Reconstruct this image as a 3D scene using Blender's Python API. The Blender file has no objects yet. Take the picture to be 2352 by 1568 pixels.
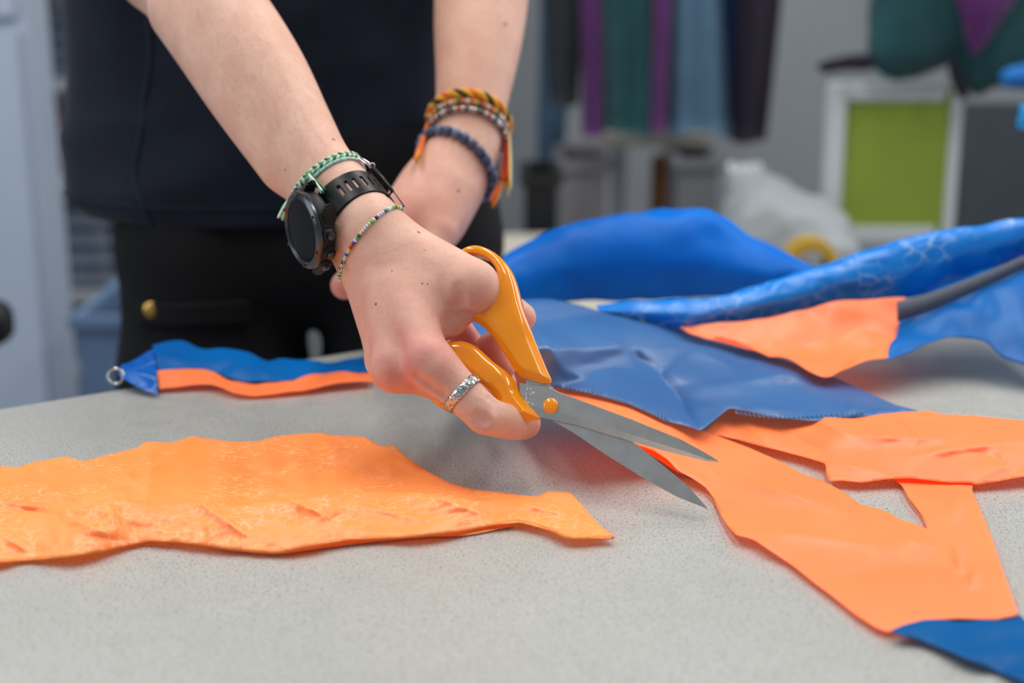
import bpy, bmesh, math, random
import numpy as np
from mathutils import Vector, Matrix, noise
from mathutils.geometry import delaunay_2d_cdt

random.seed(7)
rng = np.random.default_rng(7)
SC = bpy.context.scene
COL = SC.collection

# ---------------------------------------------------------------- camera
TABLE_Z = 0.90
CAM = np.array([0.0, 0.0, 1.20])
PITCH = math.radians(15.0)
FPX = 2352 * 50.0 / 36.0
cam_d = bpy.data.cameras.new('camera')
cam_d.lens = 50.0
cam_d.sensor_width = 36.0
cam_d.clip_start = 0.02
cam_d.dof.use_dof = True
cam_d.dof.focus_distance = 0.825
cam_d.dof.aperture_fstop = 4.0
cam_o = bpy.data.objects.new('camera', cam_d)
COL.objects.link(cam_o)
cam_o.location = CAM
cam_o.rotation_euler = (math.radians(90) - PITCH, 0, 0)
SC.camera = cam_o

# ---------------------------------------------------------------- world, lights, exposure
w = bpy.data.worlds.new('world')
SC.world = w
w.use_nodes = True
w.node_tree.nodes['Background'].inputs[0].default_value = (0.80, 0.90, 1.0, 1)
w.node_tree.nodes['Background'].inputs[1].default_value = 0.33
SC.view_settings.view_transform = 'Standard'
SC.view_settings.look = 'None'
SC.view_settings.gamma = 1.0
SC.view_settings.use_curve_mapping = False
SC.view_settings.exposure = -0.12
SC.cycles.use_denoising = True
SC.cycles.max_bounces = 6
SC.cycles.diffuse_bounces = 4
SC.cycles.glossy_bounces = 3
SC.cycles.transmission_bounces = 4
SC.cycles.transparent_max_bounces = 6
SC.cycles.use_adaptive_sampling = True
SC.cycles.adaptive_threshold = 0.05


def area(name, loc, target, sx, sy, energy, color):
    d = bpy.data.lights.new(name, 'AREA')
    d.shape = 'RECTANGLE'
    d.size, d.size_y, d.energy, d.color = sx, sy, energy, color
    o = bpy.data.objects.new(name, d)
    COL.objects.link(o)
    o.location = loc
    v = Vector(target) - Vector(loc)
    o.rotation_euler = v.to_track_quat('-Z', 'Y').to_euler()
    return o


for lx in (-0.9, 0.35, 1.6):                     # three rows of ceiling tubes
    area('ceiling_tube_light', (lx, 1.4, 2.72), (lx, 1.3, 0), 0.22, 2.6, 26, (1.0, 0.97, 0.93))
area('window_light', (2.5, 2.4, 1.9), (0.0, 0.9, 0.9), 1.8, 1.4, 26, (0.92, 0.96, 1.0))
area('far_window_light', (-2.8, 0.4, 1.9), (-0.8, 2.2, 0.9), 1.8, 1.6, 26, (0.82, 0.91, 1.0))


F_AX = np.array([0, math.cos(PITCH), -math.sin(PITCH)])
U_AX = np.array([0, math.sin(PITCH), math.cos(PITCH)])
R_AX = np.array([1.0, 0, 0])


def ray(px, py):
    return F_AX + (px - 1176) / FPX * R_AX + (784 - py) / FPX * U_AX


def P(px, py, D):
    """point that lies D metres in front of the lens on the line of sight of a photo pixel"""
    return CAM + D * ray(px, py)


def T(px, py, z=0.0):
    """point z metres above the table top on the line of sight of a photo pixel"""
    r = ray(px, py)
    return CAM + r * ((TABLE_Z + z - CAM[2]) / r[2])


def cam_vec(x, y, z):
    return x * R_AX + y * U_AX - z * F_AX


# ---------------------------------------------------------------- small helpers
def lin(r, g, b):
    f = lambda c: (c / 255 / 12.92) if c / 255 <= 0.04045 else ((c / 255 + 0.055) / 1.055) ** 2.4
    return (f(r), f(g), f(b), 1.0)


def mesh_obj(name, verts, faces, mat=None, parent=None, smooth=True):
    me = bpy.data.meshes.new(name)
    me.from_pydata([tuple(map(float, v)) for v in verts], [], [tuple(map(int, f)) for f in faces])
    me.update()
    if smooth:
        me.polygons.foreach_set('use_smooth', np.ones(len(me.polygons), bool))
    o = bpy.data.objects.new(name, me)
    COL.objects.link(o)
    if mat:
        me.materials.append(mat)
    if parent:
        o.parent = parent
    return o


def bm_obj(name, bm, mat=None, parent=None, smooth=False):
    bmesh.ops.recalc_face_normals(bm, faces=bm.faces)
    me = bpy.data.meshes.new(name)
    bm.to_mesh(me)
    bm.free()
    if smooth:
        me.polygons.foreach_set('use_smooth', np.ones(len(me.polygons), bool))
    o = bpy.data.objects.new(name, me)
    COL.objects.link(o)
    if mat:
        me.materials.append(mat)
    if parent:
        o.parent = parent
    return o


def empty(name, label=None, cat=None, group=None):
    o = bpy.data.objects.new(name, None)
    COL.objects.link(o)
    return tag(o, label, cat, group)


def tag(o, label=None, cat=None, group=None, kind=None):
    if label:
        o['label'] = label
    if cat:
        o['category'] = cat
    if group:
        o['group'] = group
    if kind:
        o['kind'] = kind
    return o


def add_box(bm, c, s, M=None):
    r = bmesh.ops.create_cube(bm, size=1.0)
    for v in r['verts']:
        v.co = Vector((v.co.x * s[0], v.co.y * s[1], v.co.z * s[2]))
        if M is not None:
            v.co = M @ v.co
        v.co += Vector(c)
    return r['verts']


def box_obj(name, c, s, mat, parent=None, M=None, bevel=0.0):
    bm = bmesh.new()
    add_box(bm, c, s, M)
    if bevel:
        bmesh.ops.bevel(bm, geom=list(bm.edges), offset=bevel, segments=2, affect='EDGES')
    return bm_obj(name, bm, mat, parent)


def tube(pts, radii, n=10, closed=False, cap=True, flat=1.0, flat_dir=None):
    """verts, faces of a tube along a polyline"""
    pts = np.asarray(pts, float)
    m = len(pts)
    radii = np.broadcast_to(np.asarray(radii, float), (m,))
    V, F = [], []
    prev = None
    for i in range(m):
        if closed:
            t = pts[(i + 1) % m] - pts[i - 1]
        else:
            t = pts[min(i + 1, m - 1)] - pts[max(i - 1, 0)]
        t = t / (np.linalg.norm(t) + 1e-12)
        if flat_dir is not None:
            a = np.asarray(flat_dir[i] if np.ndim(flat_dir) == 2 else flat_dir, float)
        elif prev is None:
            a = np.array([0, 0, 1.0]) if abs(t[2]) < 0.9 else np.array([1.0, 0, 0])
        else:
            a = prev
        a = a - t * (a @ t)
        a = a / (np.linalg.norm(a) + 1e-12)
        prev = a
        b = np.cross(t, a)
        for k in range(n):
            th = 2 * math.pi * k / n
            V.append(pts[i] + radii[i] * (math.cos(th) * a * flat + math.sin(th) * b))
    for i in range(m if closed else m - 1):
        j = (i + 1) % m
        for k in range(n):
            l = (k + 1) % n
            F.append((i * n + k, i * n + l, j * n + l, j * n + k))
    if cap and not closed:
        F.append(tuple(range(n))[::-1])
        F.append(tuple((m - 1) * n + k for k in range(n)))
    return V, F


def join(parts):
    V, F = [], []
    for v, f in parts:
        o = len(V)
        V += list(v)
        F += [tuple(i + o for i in q) for q in f]
    return V, F


def catmull(pts, n, closed=False):
    pts = np.asarray(pts, float)
    m = len(pts)
    out = []
    seg = m if closed else m - 1
    for t in np.linspace(0, seg, n, endpoint=not closed):
        i = min(int(t), seg - 1)
        u = t - i
        g = (lambda k: pts[k % m]) if closed else (lambda k: pts[min(max(k, 0), m - 1)])
        p0, p1, p2, p3 = g(i - 1), g(i), g(i + 1), g(i + 2)
        out.append(0.5 * (2 * p1 + (p2 - p0) * u + (2 * p0 - 5 * p1 + 4 * p2 - p3) * u * u + (3 * p1 - p0 - 3 * p2 + p3) * u ** 3))
    return np.array(out)


# ---------------------------------------------------------------- materials
def mat(name, color, rough=0.6, spec=0.5, metal=0.0, var=0.0, vscale=40.0, bump=0.0, bscale=200.0, coat=0.0, sheen=0.0,
        trans=0.0, see=0.0, col2=None, detail=4.0, coords='Object'):
    m = bpy.data.materials.new(name)
    m.use_nodes = True
    nt = m.node_tree
    N, L = nt.nodes, nt.links
    b = N['Principled BSDF']
    b.inputs['Base Color'].default_value = color
    b.inputs['Roughness'].default_value = rough
    b.inputs['Specular IOR Level'].default_value = spec
    b.inputs['Metallic'].default_value = metal
    b.inputs['Coat Weight'].default_value = coat
    b.inputs['Coat Roughness'].default_value = 0.08
    b.inputs['Sheen Weight'].default_value = sheen
    tc = N.new('ShaderNodeTexCoord')
    if var or col2:
        nz = N.new('ShaderNodeTexNoise')
        nz.inputs['Scale'].default_value = vscale
        nz.inputs['Detail'].default_value = detail
        L.new(tc.outputs[coords], nz.inputs['Vector'])
        mx = N.new('ShaderNodeMix')
        mx.data_type = 'RGBA'
        c2 = col2 or tuple(min(1, c * (1 + var)) for c in color[:3]) + (1,)
        c1 = color if col2 else tuple(c * (1 - var) for c in color[:3]) + (1,)
        mx.inputs[6].default_value = c1
        mx.inputs[7].default_value = c2
        rp = N.new('ShaderNodeMapRange')
        rp.inputs[1].default_value, rp.inputs[2].default_value = 0.35, 0.65
        L.new(nz.outputs['Fac'], rp.inputs[0])
        L.new(rp.outputs[0], mx.inputs[0])
        L.new(mx.outputs[2], b.inputs['Base Color'])
    if bump:
        nb = N.new('ShaderNodeTexNoise')
        nb.inputs['Scale'].default_value = bscale
        nb.inputs['Detail'].default_value = 3
        L.new(tc.outputs[coords], nb.inputs['Vector'])
        bp = N.new('ShaderNodeBump')
        bp.inputs['Strength'].default_value = bump
        bp.inputs['Distance'].default_value = 0.001
        L.new(nb.outputs['Fac'], bp.inputs['Height'])
        L.new(bp.outputs[0], b.inputs['Normal'])
    out = N['Material Output']
    last = b.outputs[0]
    if trans:
        tr = N.new('ShaderNodeBsdfTranslucent')
        if b.inputs['Base Color'].is_linked:
            L.new(b.inputs['Base Color'].links[0].from_socket, tr.inputs[0])
        else:
            tr.inputs[0].default_value = color
        ms = N.new('ShaderNodeMixShader')
        ms.inputs[0].default_value = trans
        L.new(last, ms.inputs[1])
        L.new(tr.outputs[0], ms.inputs[2])
        last = ms.outputs[0]
    if see:
        tp = N.new('ShaderNodeBsdfTransparent')
        ms = N.new('ShaderNodeMixShader')
        ms.inputs[0].default_value = see
        L.new(last, ms.inputs[1])
        L.new(tp.outputs[0], ms.inputs[2])
        last = ms.outputs[0]
    L.new(last, out.inputs[0])
    return m


# ---------------------------------------------------------------- implicit surfaces on a rectilinear grid
class Field:
    def __init__(self, xs, ys, zs):
        self.ax = [np.asarray(a, np.float32) for a in (xs, ys, zs)]
        self.f = np.full(tuple(len(a) for a in self.ax), 0.03, np.float32)

    def _sub(self, lo, hi):
        s = []
        for a, l, h in zip(self.ax, lo, hi):
            i0 = max(int(np.searchsorted(a, l)) - 1, 0)
            i1 = min(int(np.searchsorted(a, h)) + 1, len(a))
            s.append(slice(i0, i1))
        return tuple(s)

    def cone(self, a, b, r1, r2, k=0.006, e=None, s=1.0, sub=False):
        """tapered capsule; cross-section scaled by s along direction e; sub carves"""
        a, b = np.asarray(a, np.float32), np.asarray(b, np.float32)
        R = max(r1, r2) * max(1, s) + k + 0.012
        sl = self._sub(np.minimum(a, b) - R, np.maximum(a, b) + R)
        X = self.ax[0][sl[0]][:, None, None]
        Y = self.ax[1][sl[1]][None, :, None]
        Z = self.ax[2][sl[2]][None, None, :]
        if X.size == 0 or Y.size == 0 or Z.size == 0:
            return
        ba = b - a
        L2 = float(ba @ ba) + 1e-12
        t = np.clip(((X - a[0]) * ba[0] + (Y - a[1]) * ba[1] + (Z - a[2]) * ba[2]) / L2, 0, 1)
        qx, qy, qz = X - a[0] - t * ba[0], Y - a[1] - t * ba[1], Z - a[2] - t * ba[2]
        d2 = qx * qx + qy * qy + qz * qz
        if e is not None:
            e = np.asarray(e, np.float32)
            e = e / np.linalg.norm(e)
            c = qx * e[0] + qy * e[1] + qz * e[2]
            d2 = d2 + c * c * (1 / (s * s) - 1)
        d = np.sqrt(d2) - (r1 + (r2 - r1) * t)
        g = self.f[sl]
        if sub:
            d = -d
            h = np.maximum(k - np.abs(g - d), 0) / k
            self.f[sl] = np.maximum(g, d) + h * h * k * 0.25
        else:
            h = np.maximum(k - np.abs(g - d), 0) / k
            self.f[sl] = np.minimum(g, d) - h * h * k * 0.25

    def chain(self, pts, radii, k=0.006, e=None, s=1.0):
        for i in range(len(pts) - 1):
            self.cone(pts[i], pts[i + 1], radii[i], radii[i + 1], k if i == 0 else 0.003, e, s)

    def sample(self, pts):
        pts = np.asarray(pts, np.float32)
        idx, fr = [], []
        for k in range(3):
            a = self.ax[k]
            i = np.clip(np.searchsorted(a, pts[..., k]) - 1, 0, len(a) - 2)
            idx.append(i)
            fr.append(np.clip((pts[..., k] - a[i]) / (a[i + 1] - a[i]), 0, 1))
        r = 0
        for dx in (0, 1):
            for dy in (0, 1):
                for dz in (0, 1):
                    wgt = (fr[0] if dx else 1 - fr[0]) * (fr[1] if dy else 1 - fr[1]) * (fr[2] if dz else 1 - fr[2])
                    r = r + wgt * self.f[idx[0] + dx, idx[1] + dy, idx[2] + dz]
        return r

    def hit(self, o, d, t0=0.0, t1=1.6, n=3000):
        t = np.linspace(t0, t1, n)
        v = self.sample(np.asarray(o)[None] + t[:, None] * np.asarray(d)[None])
        w = np.nonzero((v[:-1] > 0) & (v[1:] <= 0))[0]
        if len(w) == 0:
            return None
        i = w[0]
        tt = t[i] + (t[i + 1] - t[i]) * v[i] / (v[i] - v[i + 1])
        return np.asarray(o) + tt * np.asarray(d)

    def pix(self, px, py, t0=0.5):
        return self.hit(CAM, ray(px, py), t0)

    def wrap(self, c, axis, ref, n=96, rmax=0.06, off=0.0):
        """ring of surface points around c in the plane normal to axis"""
        axis = np.asarray(axis) / np.linalg.norm(axis)
        a = ref - axis * (ref @ axis)
        a = a / np.linalg.norm(a)
        b = np.cross(axis, a)
        out, nor = [], []
        for k in range(n):
            th = 2 * math.pi * k / n
            d = math.cos(th) * a + math.sin(th) * b
            t = np.linspace(0.004, rmax, 300)
            v = self.sample(c[None] + t[:, None] * d[None])
            w = np.nonzero((v[:-1] <= 0) & (v[1:] > 0))[0]
            r = t[w[0]] - (t[w[0] + 1] - t[w[0]]) * v[w[0]] / (v[w[0] + 1] - v[w[0]]) if len(w) else rmax * 0.6
            out.append(c + (r + off) * d)
            nor.append(d)
        return np.array(out), np.array(nor)

    def mesh(self):
        f = self.f
        ins = f < 0
        c = np.zeros(tuple(n - 1 for n in f.shape), np.uint8)
        for dx in (0, 1):
            for dy in (0, 1):
                for dz in (0, 1):
                    c += ins[dx:dx + c.shape[0], dy:dy + c.shape[1], dz:dz + c.shape[2]]
        act = (c > 0) & (c < 8)
        I = np.argwhere(act)
        vid = np.full(act.shape, -1, np.int64)
        vid[act] = np.arange(len(I))
        pos = np.zeros((len(I), 3))
        cnt = np.zeros(len(I))
        corners = [(dx, dy, dz) for dx in (0, 1) for dy in (0, 1) for dz in (0, 1)]
        for p in corners:
            for axk in range(3):
                if p[axk]:
                    continue
                q = list(p)
                q[axk] = 1
                A, B = I + p, I + q
                fa, fb = f[tuple(A.T)], f[tuple(B.T)]
                m = (fa < 0) != (fb < 0)
                t = np.where(m, fa / np.where(m, fa - fb, 1), 0)
                pa = np.stack([self.ax[k][A[:, k]] for k in range(3)], 1)
                pb = np.stack([self.ax[k][B[:, k]] for k in range(3)], 1)
                pos += np.where(m[:, None], pa + (pb - pa) * t[:, None], 0)
                cnt += m
        pos /= np.maximum(cnt, 1)[:, None]
        quads = []
        for axk in range(3):
            sl_a = [slice(None)] * 3
            sl_b = [slice(None)] * 3
            sl_a[axk] = slice(0, -1)
            sl_b[axk] = slice(1, None)
            A, B = ins[tuple(sl_a)], ins[tuple(sl_b)]
            E = np.argwhere(A != B)
            o1, o2 = [(1, 2), (2, 0), (0, 1)][axk]
            ok = (E[:, o1] > 0) & (E[:, o2] > 0) & (E[:, o1] < f.shape[o1] - 1) & (E[:, o2] < f.shape[o2] - 1)
            E = E[ok]
            flip = A[tuple(E.T)]
            def cell(d1, d2):
                q = E.copy()
                q[:, o1] -= d1
                q[:, o2] -= d2
                return vid[tuple(q.T)]
            q = np.stack([cell(1, 1), cell(0, 1), cell(0, 0), cell(1, 0)], 1)
            q[~flip] = q[~flip][:, ::-1]
            quads.append(q)
        return pos, np.concatenate(quads)


def grid_axis(segs):
    out = [segs[0][0]]
    for a, b, h in segs:
        n = max(1, int(round((b - a) / h)))
        out += list(np.linspace(a, b, n + 1)[1:])
    return np.array(out)


def smooth_mesh(pos, quads, it=2, lam=0.5):
    e = np.concatenate([quads[:, [0, 1]], quads[:, [1, 2]], quads[:, [2, 3]], quads[:, [3, 0]]])
    for _ in range(it):
        acc = np.zeros_like(pos)
        n = np.zeros(len(pos))
        for k in range(3):
            acc[:, k] = np.bincount(e[:, 0], pos[e[:, 1], k], len(pos)) + np.bincount(e[:, 1], pos[e[:, 0], k], len(pos))
        n = np.bincount(e[:, 0], minlength=len(pos)) + np.bincount(e[:, 1], minlength=len(pos))
        pos = pos + lam * (acc / np.maximum(n, 1)[:, None] - pos)
    return pos


def np_mesh(name, pos, quads, mat=None, parent=None):
    me = bpy.data.meshes.new(name)
    me.vertices.add(len(pos))
    me.vertices.foreach_set('co', pos.astype(np.float32).ravel())
    me.loops.add(quads.size)
    me.loops.foreach_set('vertex_index', quads.astype(np.int32).ravel())
    me.polygons.add(len(quads))
    me.polygons.foreach_set('loop_start', np.arange(0, quads.size, 4, dtype=np.int32))
    me.update(calc_edges=True)
    me.validate()
    me.polygons.foreach_set('use_smooth', np.ones(len(me.polygons), bool))
    o = bpy.data.objects.new(name, me)
    COL.objects.link(o)
    if mat:
        me.materials.append(mat)
    if parent:
        o.parent = parent
    return o
# ================================================================ room shell
M_floor = mat('floor_vinyl', lin(120, 122, 124), 0.5, var=0.12, vscale=6)
M_wall = mat('wall_paint', lin(152, 156, 160), 0.8, var=0.03, vscale=3)
WALL_Y = 4.0
o = mesh_obj('floor', [(-3, -1.5, 0), (3, -1.5, 0), (3, WALL_Y, 0), (-3, WALL_Y, 0)], [(0, 1, 2, 3)], M_floor, smooth=False)
tag(o, 'grey vinyl workshop floor under the tables', kind='structure')
o = box_obj('wall_back', (0, WALL_Y + 0.05, 1.35), (6, 0.1, 2.7), M_wall)
tag(o, 'pale painted back wall behind the hanging clothes', kind='structure')

# ================================================================ table
def speckle_mat():
    m = bpy.data.materials.new('speckled_laminate')
    m.use_nodes = True
    N, L = m.node_tree.nodes, m.node_tree.links
    b = N['Principled BSDF']
    tc = N.new('ShaderNodeTexCoord')
    def nz(scale, detail=2.0):
        n = N.new('ShaderNodeTexNoise')
        n.inputs['Scale'].default_value = scale
        n.inputs['Detail'].default_value = detail
        L.new(tc.outputs['Object'], n.inputs['Vector'])
        return n.outputs['Fac']
    def rng_(sock, a, b_, c=0.0, d=1.0):
        r = N.new('ShaderNodeMapRange')
        for i, v in enumerate((a, b_, c, d)):
            r.inputs[i + 1].default_value = v
        L.new(sock, r.inputs[0])
        return r.outputs[0]
    def mix(fac, A, B):
        x = N.new('ShaderNodeMix')
        x.data_type = 'RGBA'
        L.new(fac, x.inputs[0])
        for i, v in ((6, A), (7, B)):
            if isinstance(v, tuple):
                x.inputs[i].default_value = v
            else:
                L.new(v, x.inputs[i])
        return x.outputs[2]
    c = mix(rng_(nz(900, 1), 0.35, 0.65), lin(168, 169, 164), lin(192, 194, 190))
    c = mix(rng_(nz(620, 2), 0.585, 0.66), c, lin(132, 121, 108))
    c = mix(rng_(nz(1300, 1), 0.62, 0.70), c, lin(96, 84, 74))
    c = mix(rng_(nz(7, 4), 0.40, 0.70, 0.0, 0.35), c, lin(166, 164, 158))
    sc = N.new('ShaderNodeTexNoise')
    sc.inputs['Scale'].default_value = 2.2
    sc.inputs['Detail'].default_value = 1
    L.new(c, b.inputs['Base Color'])
    b.inputs['Roughness'].default_value = 0.34
    b.inputs['Specular IOR Level'].default_value = 0.45
    L.new(rng_(nz(60, 4), 0.3, 0.7, 0.28, 0.42), b.inputs['Roughness'])
    bp = N.new('ShaderNodeBump')
    bp.inputs['Strength'].default_value = 0.15
    bp.inputs['Distance'].default_value = 0.0004
    L.new(nz(700, 2), bp.inputs['Height'])
    L.new(bp.outputs[0], b.inputs['Normal'])
    return m


M_table = speckle_mat()
e0, e1 = T(0, 938), T(850, 800)
ed = (e1 - e0)[:2] / np.linalg.norm((e1 - e0)[:2])
en = np.array([ed[1], -ed[0]])                       # towards the lens
t_root = empty('work_table', 'speckled grey laminate worktable with fabric laid out on it', 'table')
def tcor(s, d):
    q = e0[:2] + ed * s + en * d
    return q
TS0, TS1, TD = -0.42, 1.75, 0.92
quad = [tcor(TS0, 0), tcor(TS1, 0), tcor(TS1, TD), tcor(TS0, TD)]
bm = bmesh.new()
top = [bm.verts.new((q[0], q[1], TABLE_Z)) for q in quad]
bot = [bm.verts.new((q[0], q[1], TABLE_Z - 0.028)) for q in quad]
bm.faces.new(top)
bm.faces.new(bot[::-1])
for i in range(4):
    bm.faces.new((top[i], bot[i], bot[(i + 1) % 4], top[(i + 1) % 4]))
bmesh.ops.bevel(bm, geom=[e for e in bm.edges], offset=0.002, segments=2, affect='EDGES')
bm_obj('tabletop', bm, M_table, t_root)
M_leg = mat('grey_steel', lin(120, 124, 128), 0.4, metal=0.6, var=0.05)
for s_, d_ in ((TS0 + 0.08, 0.08), (TS1 - 0.08, 0.08), (TS1 - 0.08, TD - 0.08), (TS0 + 0.08, TD - 0.08)):
    q = tcor(s_, d_)
    box_obj('leg', (q[0], q[1], (TABLE_Z - 0.028) / 2), (0.05, 0.05, TABLE_Z - 0.028), M_leg, t_root, bevel=0.003)

# ================================================================ person: body as one implicit surface
mm = 0.001
N_W = cam_vec(-0.83, -0.21, 0.51)                       # which way the back of the right wrist faces
BODY = Field(grid_axis([(-0.62, -0.29, 0.006), (-0.29, -0.165, 0.0022), (-0.165, 0.03, 0.00085), (0.03, 0.14, 0.005)]),
             grid_axis([(0.745, 0.77, 0.004), (0.77, 0.912, 0.00085), (0.912, 1.17, 0.0022), (1.17, 1.52, 0.007)]),
             grid_axis([(0.90, 0.925, 0.004), (0.925, 1.07, 0.00085), (1.07, 1.27, 0.0022), (1.27, 1.56, 0.007)]))
B = BODY
ELB_R = P(392, -95, 1.045)
SH_R = np.array([-0.44, 1.36, 1.46])
ELB_L = P(1128, -330, 1.20)
SH_L = np.array([-0.03, 1.40, 1.46])
# shoulders, chest, upper arms (inside the shirt)
B.cone(SH_R, SH_L, 0.065, 0.065, 0.02)
B.cone((-0.235, 1.39, 1.42), (-0.235, 1.40, 1.34), 0.12, 0.12, 0.05)
B.cone(SH_R, ELB_R, 0.055, 0.044, 0.02)
B.cone(SH_L, ELB_L, 0.055, 0.044, 0.02)
# right forearm: rounder towards the elbow, flatter at the wrist
fa = [(ELB_R, 0.043, 0.86), (P(508, 52, 0.993), 0.0395, 0.84), (P(597, 188, 0.96), 0.0378, 0.82), (P(672, 309, 0.934), 0.0322, 0.78),
      (P(727, 395, 0.914), 0.0285, 0.74), (P(790, 475, 0.893), 0.0275, 0.74), (P(850, 556, 0.873), 0.0285, 0.80)]
def smooth_limb(rows, n, k=0.004, e=None):
    q = catmull(np.array([[*r[0], r[1], r[2]] for r in rows]), n)
    for i in range(n - 1):
        B.cone(q[i, :3], q[i + 1, :3], q[i, 3], q[i + 1, 3], k, e, (q[i, 4] + q[i + 1, 4]) / 2)


smooth_limb(fa, 40, 0.004, N_W)
# extensor ridge along the outer edge of the forearm
B.cone(P(400, 30, 0.99), P(640, 385, 0.925), 0.016, 0.010, 0.020)
# metacarpals
IM, MM_, RM, LM = P(990, 832, 0.818), P(902, 849, 0.831), P(884, 828, 0.851), P(882, 795, 0.872)
B.cone(P(905, 603, 0.857), IM, 0.0135, 0.0120, 0.014)
B.cone(P(880, 608, 0.860), MM_, 0.0130, 0.0106, 0.010)
B.cone(P(856, 612, 0.868), RM, 0.0120, 0.0108, 0.010)
B.cone(P(830, 618, 0.877), LM, 0.0110, 0.0100, 0.010)
B.cone(P(905, 640, 0.876), P(945, 800, 0.850), 0.016, 0.014, 0.016)         # palm
B.cone(P(860, 640, 0.882), P(905, 800, 0.868), 0.013, 0.012, 0.014)
# thumb
B.cone(P(925, 573, 0.872), P(1083, 660, 0.843), 0.0172, 0.0168, 0.014)
B.cone(P(1083, 660, 0.843), P(1150, 698, 0.866), 0.0150, 0.0110, 0.005)
B.cone(P(1150, 698, 0.866), P(1197, 728, 0.879), 0.0105, 0.0092, 0.004)
B.cone(P(985, 690, 0.850), P(1046, 712, 0.851), 0.0125, 0.0085, 0.012)      # web of skin
B.cone(P(1000, 740, 0.846), P(1030, 745, 0.846), 0.0105, 0.0075, 0.012)
# index finger with the ring
PIP, DIP, TIP = P(1116, 952, 0.811), P(1172, 969, 0.825), P(1208, 972, 0.839)
fi = catmull(np.array([[*q, r] for q, r in ((IM, 0.0122), (P(1055, 896, 0.813), 0.0108), (PIP, 0.0097), (DIP, 0.0093), (TIP, 0.0086))]), 17)
for i in range(16):
    B.cone(fi[i, :3], fi[i + 1, :3], fi[i, 3], fi[i + 1, 3], 0.006 if i == 0 else 0.003)
B.cone(P(1106, 966, 0.806), P(1109, 968, 0.806), 0.0068, 0.0068, 0.005)     # knuckle
# middle, ring and little finger, curled through the handle
B.chain([MM_, P(1035, 889, 0.831), P(1085, 892, 0.855), P(1150, 882, 0.874)], [0.0106, 0.0100, 0.0094, 0.009], 0.007)
B.cone(P(1128, 800, 0.876), P(1163, 846, 0.866), 0.0092, 0.0056, 0.002)
B.cone(P(1150, 882, 0.876), P(1128, 800, 0.878), 0.0088, 0.0088, 0.004)
B.chain([RM, P(1010, 868, 0.872), P(1090, 812, 0.890), P(1056, 758, 0.886)], [0.0106, 0.0092, 0.0092, 0.0088], 0.006)
B.chain([LM, P(960, 815, 0.897), P(1015, 790, 0.905), P(990, 745, 0.900)], [0.0098, 0.0082, 0.0076, 0.0070], 0.006)
# knuckles and tendons on the back of the hand
B.cone(P(982, 836, 0.8105), P(992, 846, 0.8095), 0.0082, 0.0082, 0.014)
B.cone(P(900, 850, 0.8265), P(906, 854, 0.8260), 0.0074, 0.0074, 0.012)
B.cone(P(900, 660, 0.8405), P(968, 812, 0.8105), 0.0030, 0.0032, 0.012)
B.cone(P(868, 660, 0.8460), P(894, 820, 0.8245), 0.0030, 0.0030, 0.012)
# creases pressed into the skin: beside the thumb, between the first two knuckles, over the finger joints
def crease(pix, r, depth):
    q = [B.pix(*p) for p in pix]
    q = [p + (CAM - p) / np.linalg.norm(CAM - p) * (r - depth) for p in q if p is not None]
    for i in range(len(q) - 1):
        B.cone(q[i], q[i + 1], r, r, 0.003, sub=True)


crease([(1044, 668), (1047, 690), (1046, 712), (1043, 735), (1041, 762)], 0.0060, 0.0009)
crease([(956, 866), (985, 890), (1012, 908), (1030, 922)], 0.0026, 0.0009)
crease([(1082, 724), (1070, 722), (1052, 724)], 0.0014, 0.0006)
crease([(1086, 958), (1098, 950), (1114, 952)], 0.0010, 0.00045)
crease([(1090, 972), (1102, 960), (1120, 962)], 0.0010, 0.00045)
crease([(1104, 978), (1112, 970), (1122, 972)], 0.0010, 0.0004)
crease([(1128, 912), (1136, 924), (1140, 940)], 0.0012, 0.0006)
# left arm and hand, further back
fl = [(ELB_L, 0.043, 1), (P(1105, 0, 1.135), 0.0365, 1), (P(1093, 150, 1.105), 0.0300, 1), (P(1079, 262, 1.088), 0.0248, 1), (P(1068, 335, 1.080), 0.0250, 1),
      (P(1022, 422, 1.066), 0.0285, 1), (P(975, 505, 1.050), 0.0285, 1)]
smooth_limb(fl, 40, 0.004, N_W)
B.cone(P(975, 440, 1.062), P(935, 500, 1.050), 0.018, 0.018, 0.012)
for k_, (ax_, ay_, az_, bx_, by_, bz_, r_) in enumerate(((950, 545, 1.040, 792, 655, 1.020, 0.0112), (960, 570, 1.050, 850, 680, 1.035, 0.0105),
                                                      (930, 515, 1.055, 812, 612, 1.045, 0.0105), (985, 560, 1.06, 860, 712, 1.05, 0.0095))):
    mid = (P(ax_, ay_, az_) + P(bx_, by_, bz_)) / 2 + np.array([0, 0, 0.006])
    B.chain([P(ax_, ay_, az_), mid, P(bx_, by_, bz_)], [r_ * 1.12, r_ * 1.03, r_ * 0.92], 0.008)
B.chain([P(1035, 440, 1.05), P(1010, 530, 1.03), P(985, 590, 1.02)], [0.016, 0.0125, 0.0105], 0.010)  # left thumb


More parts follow.
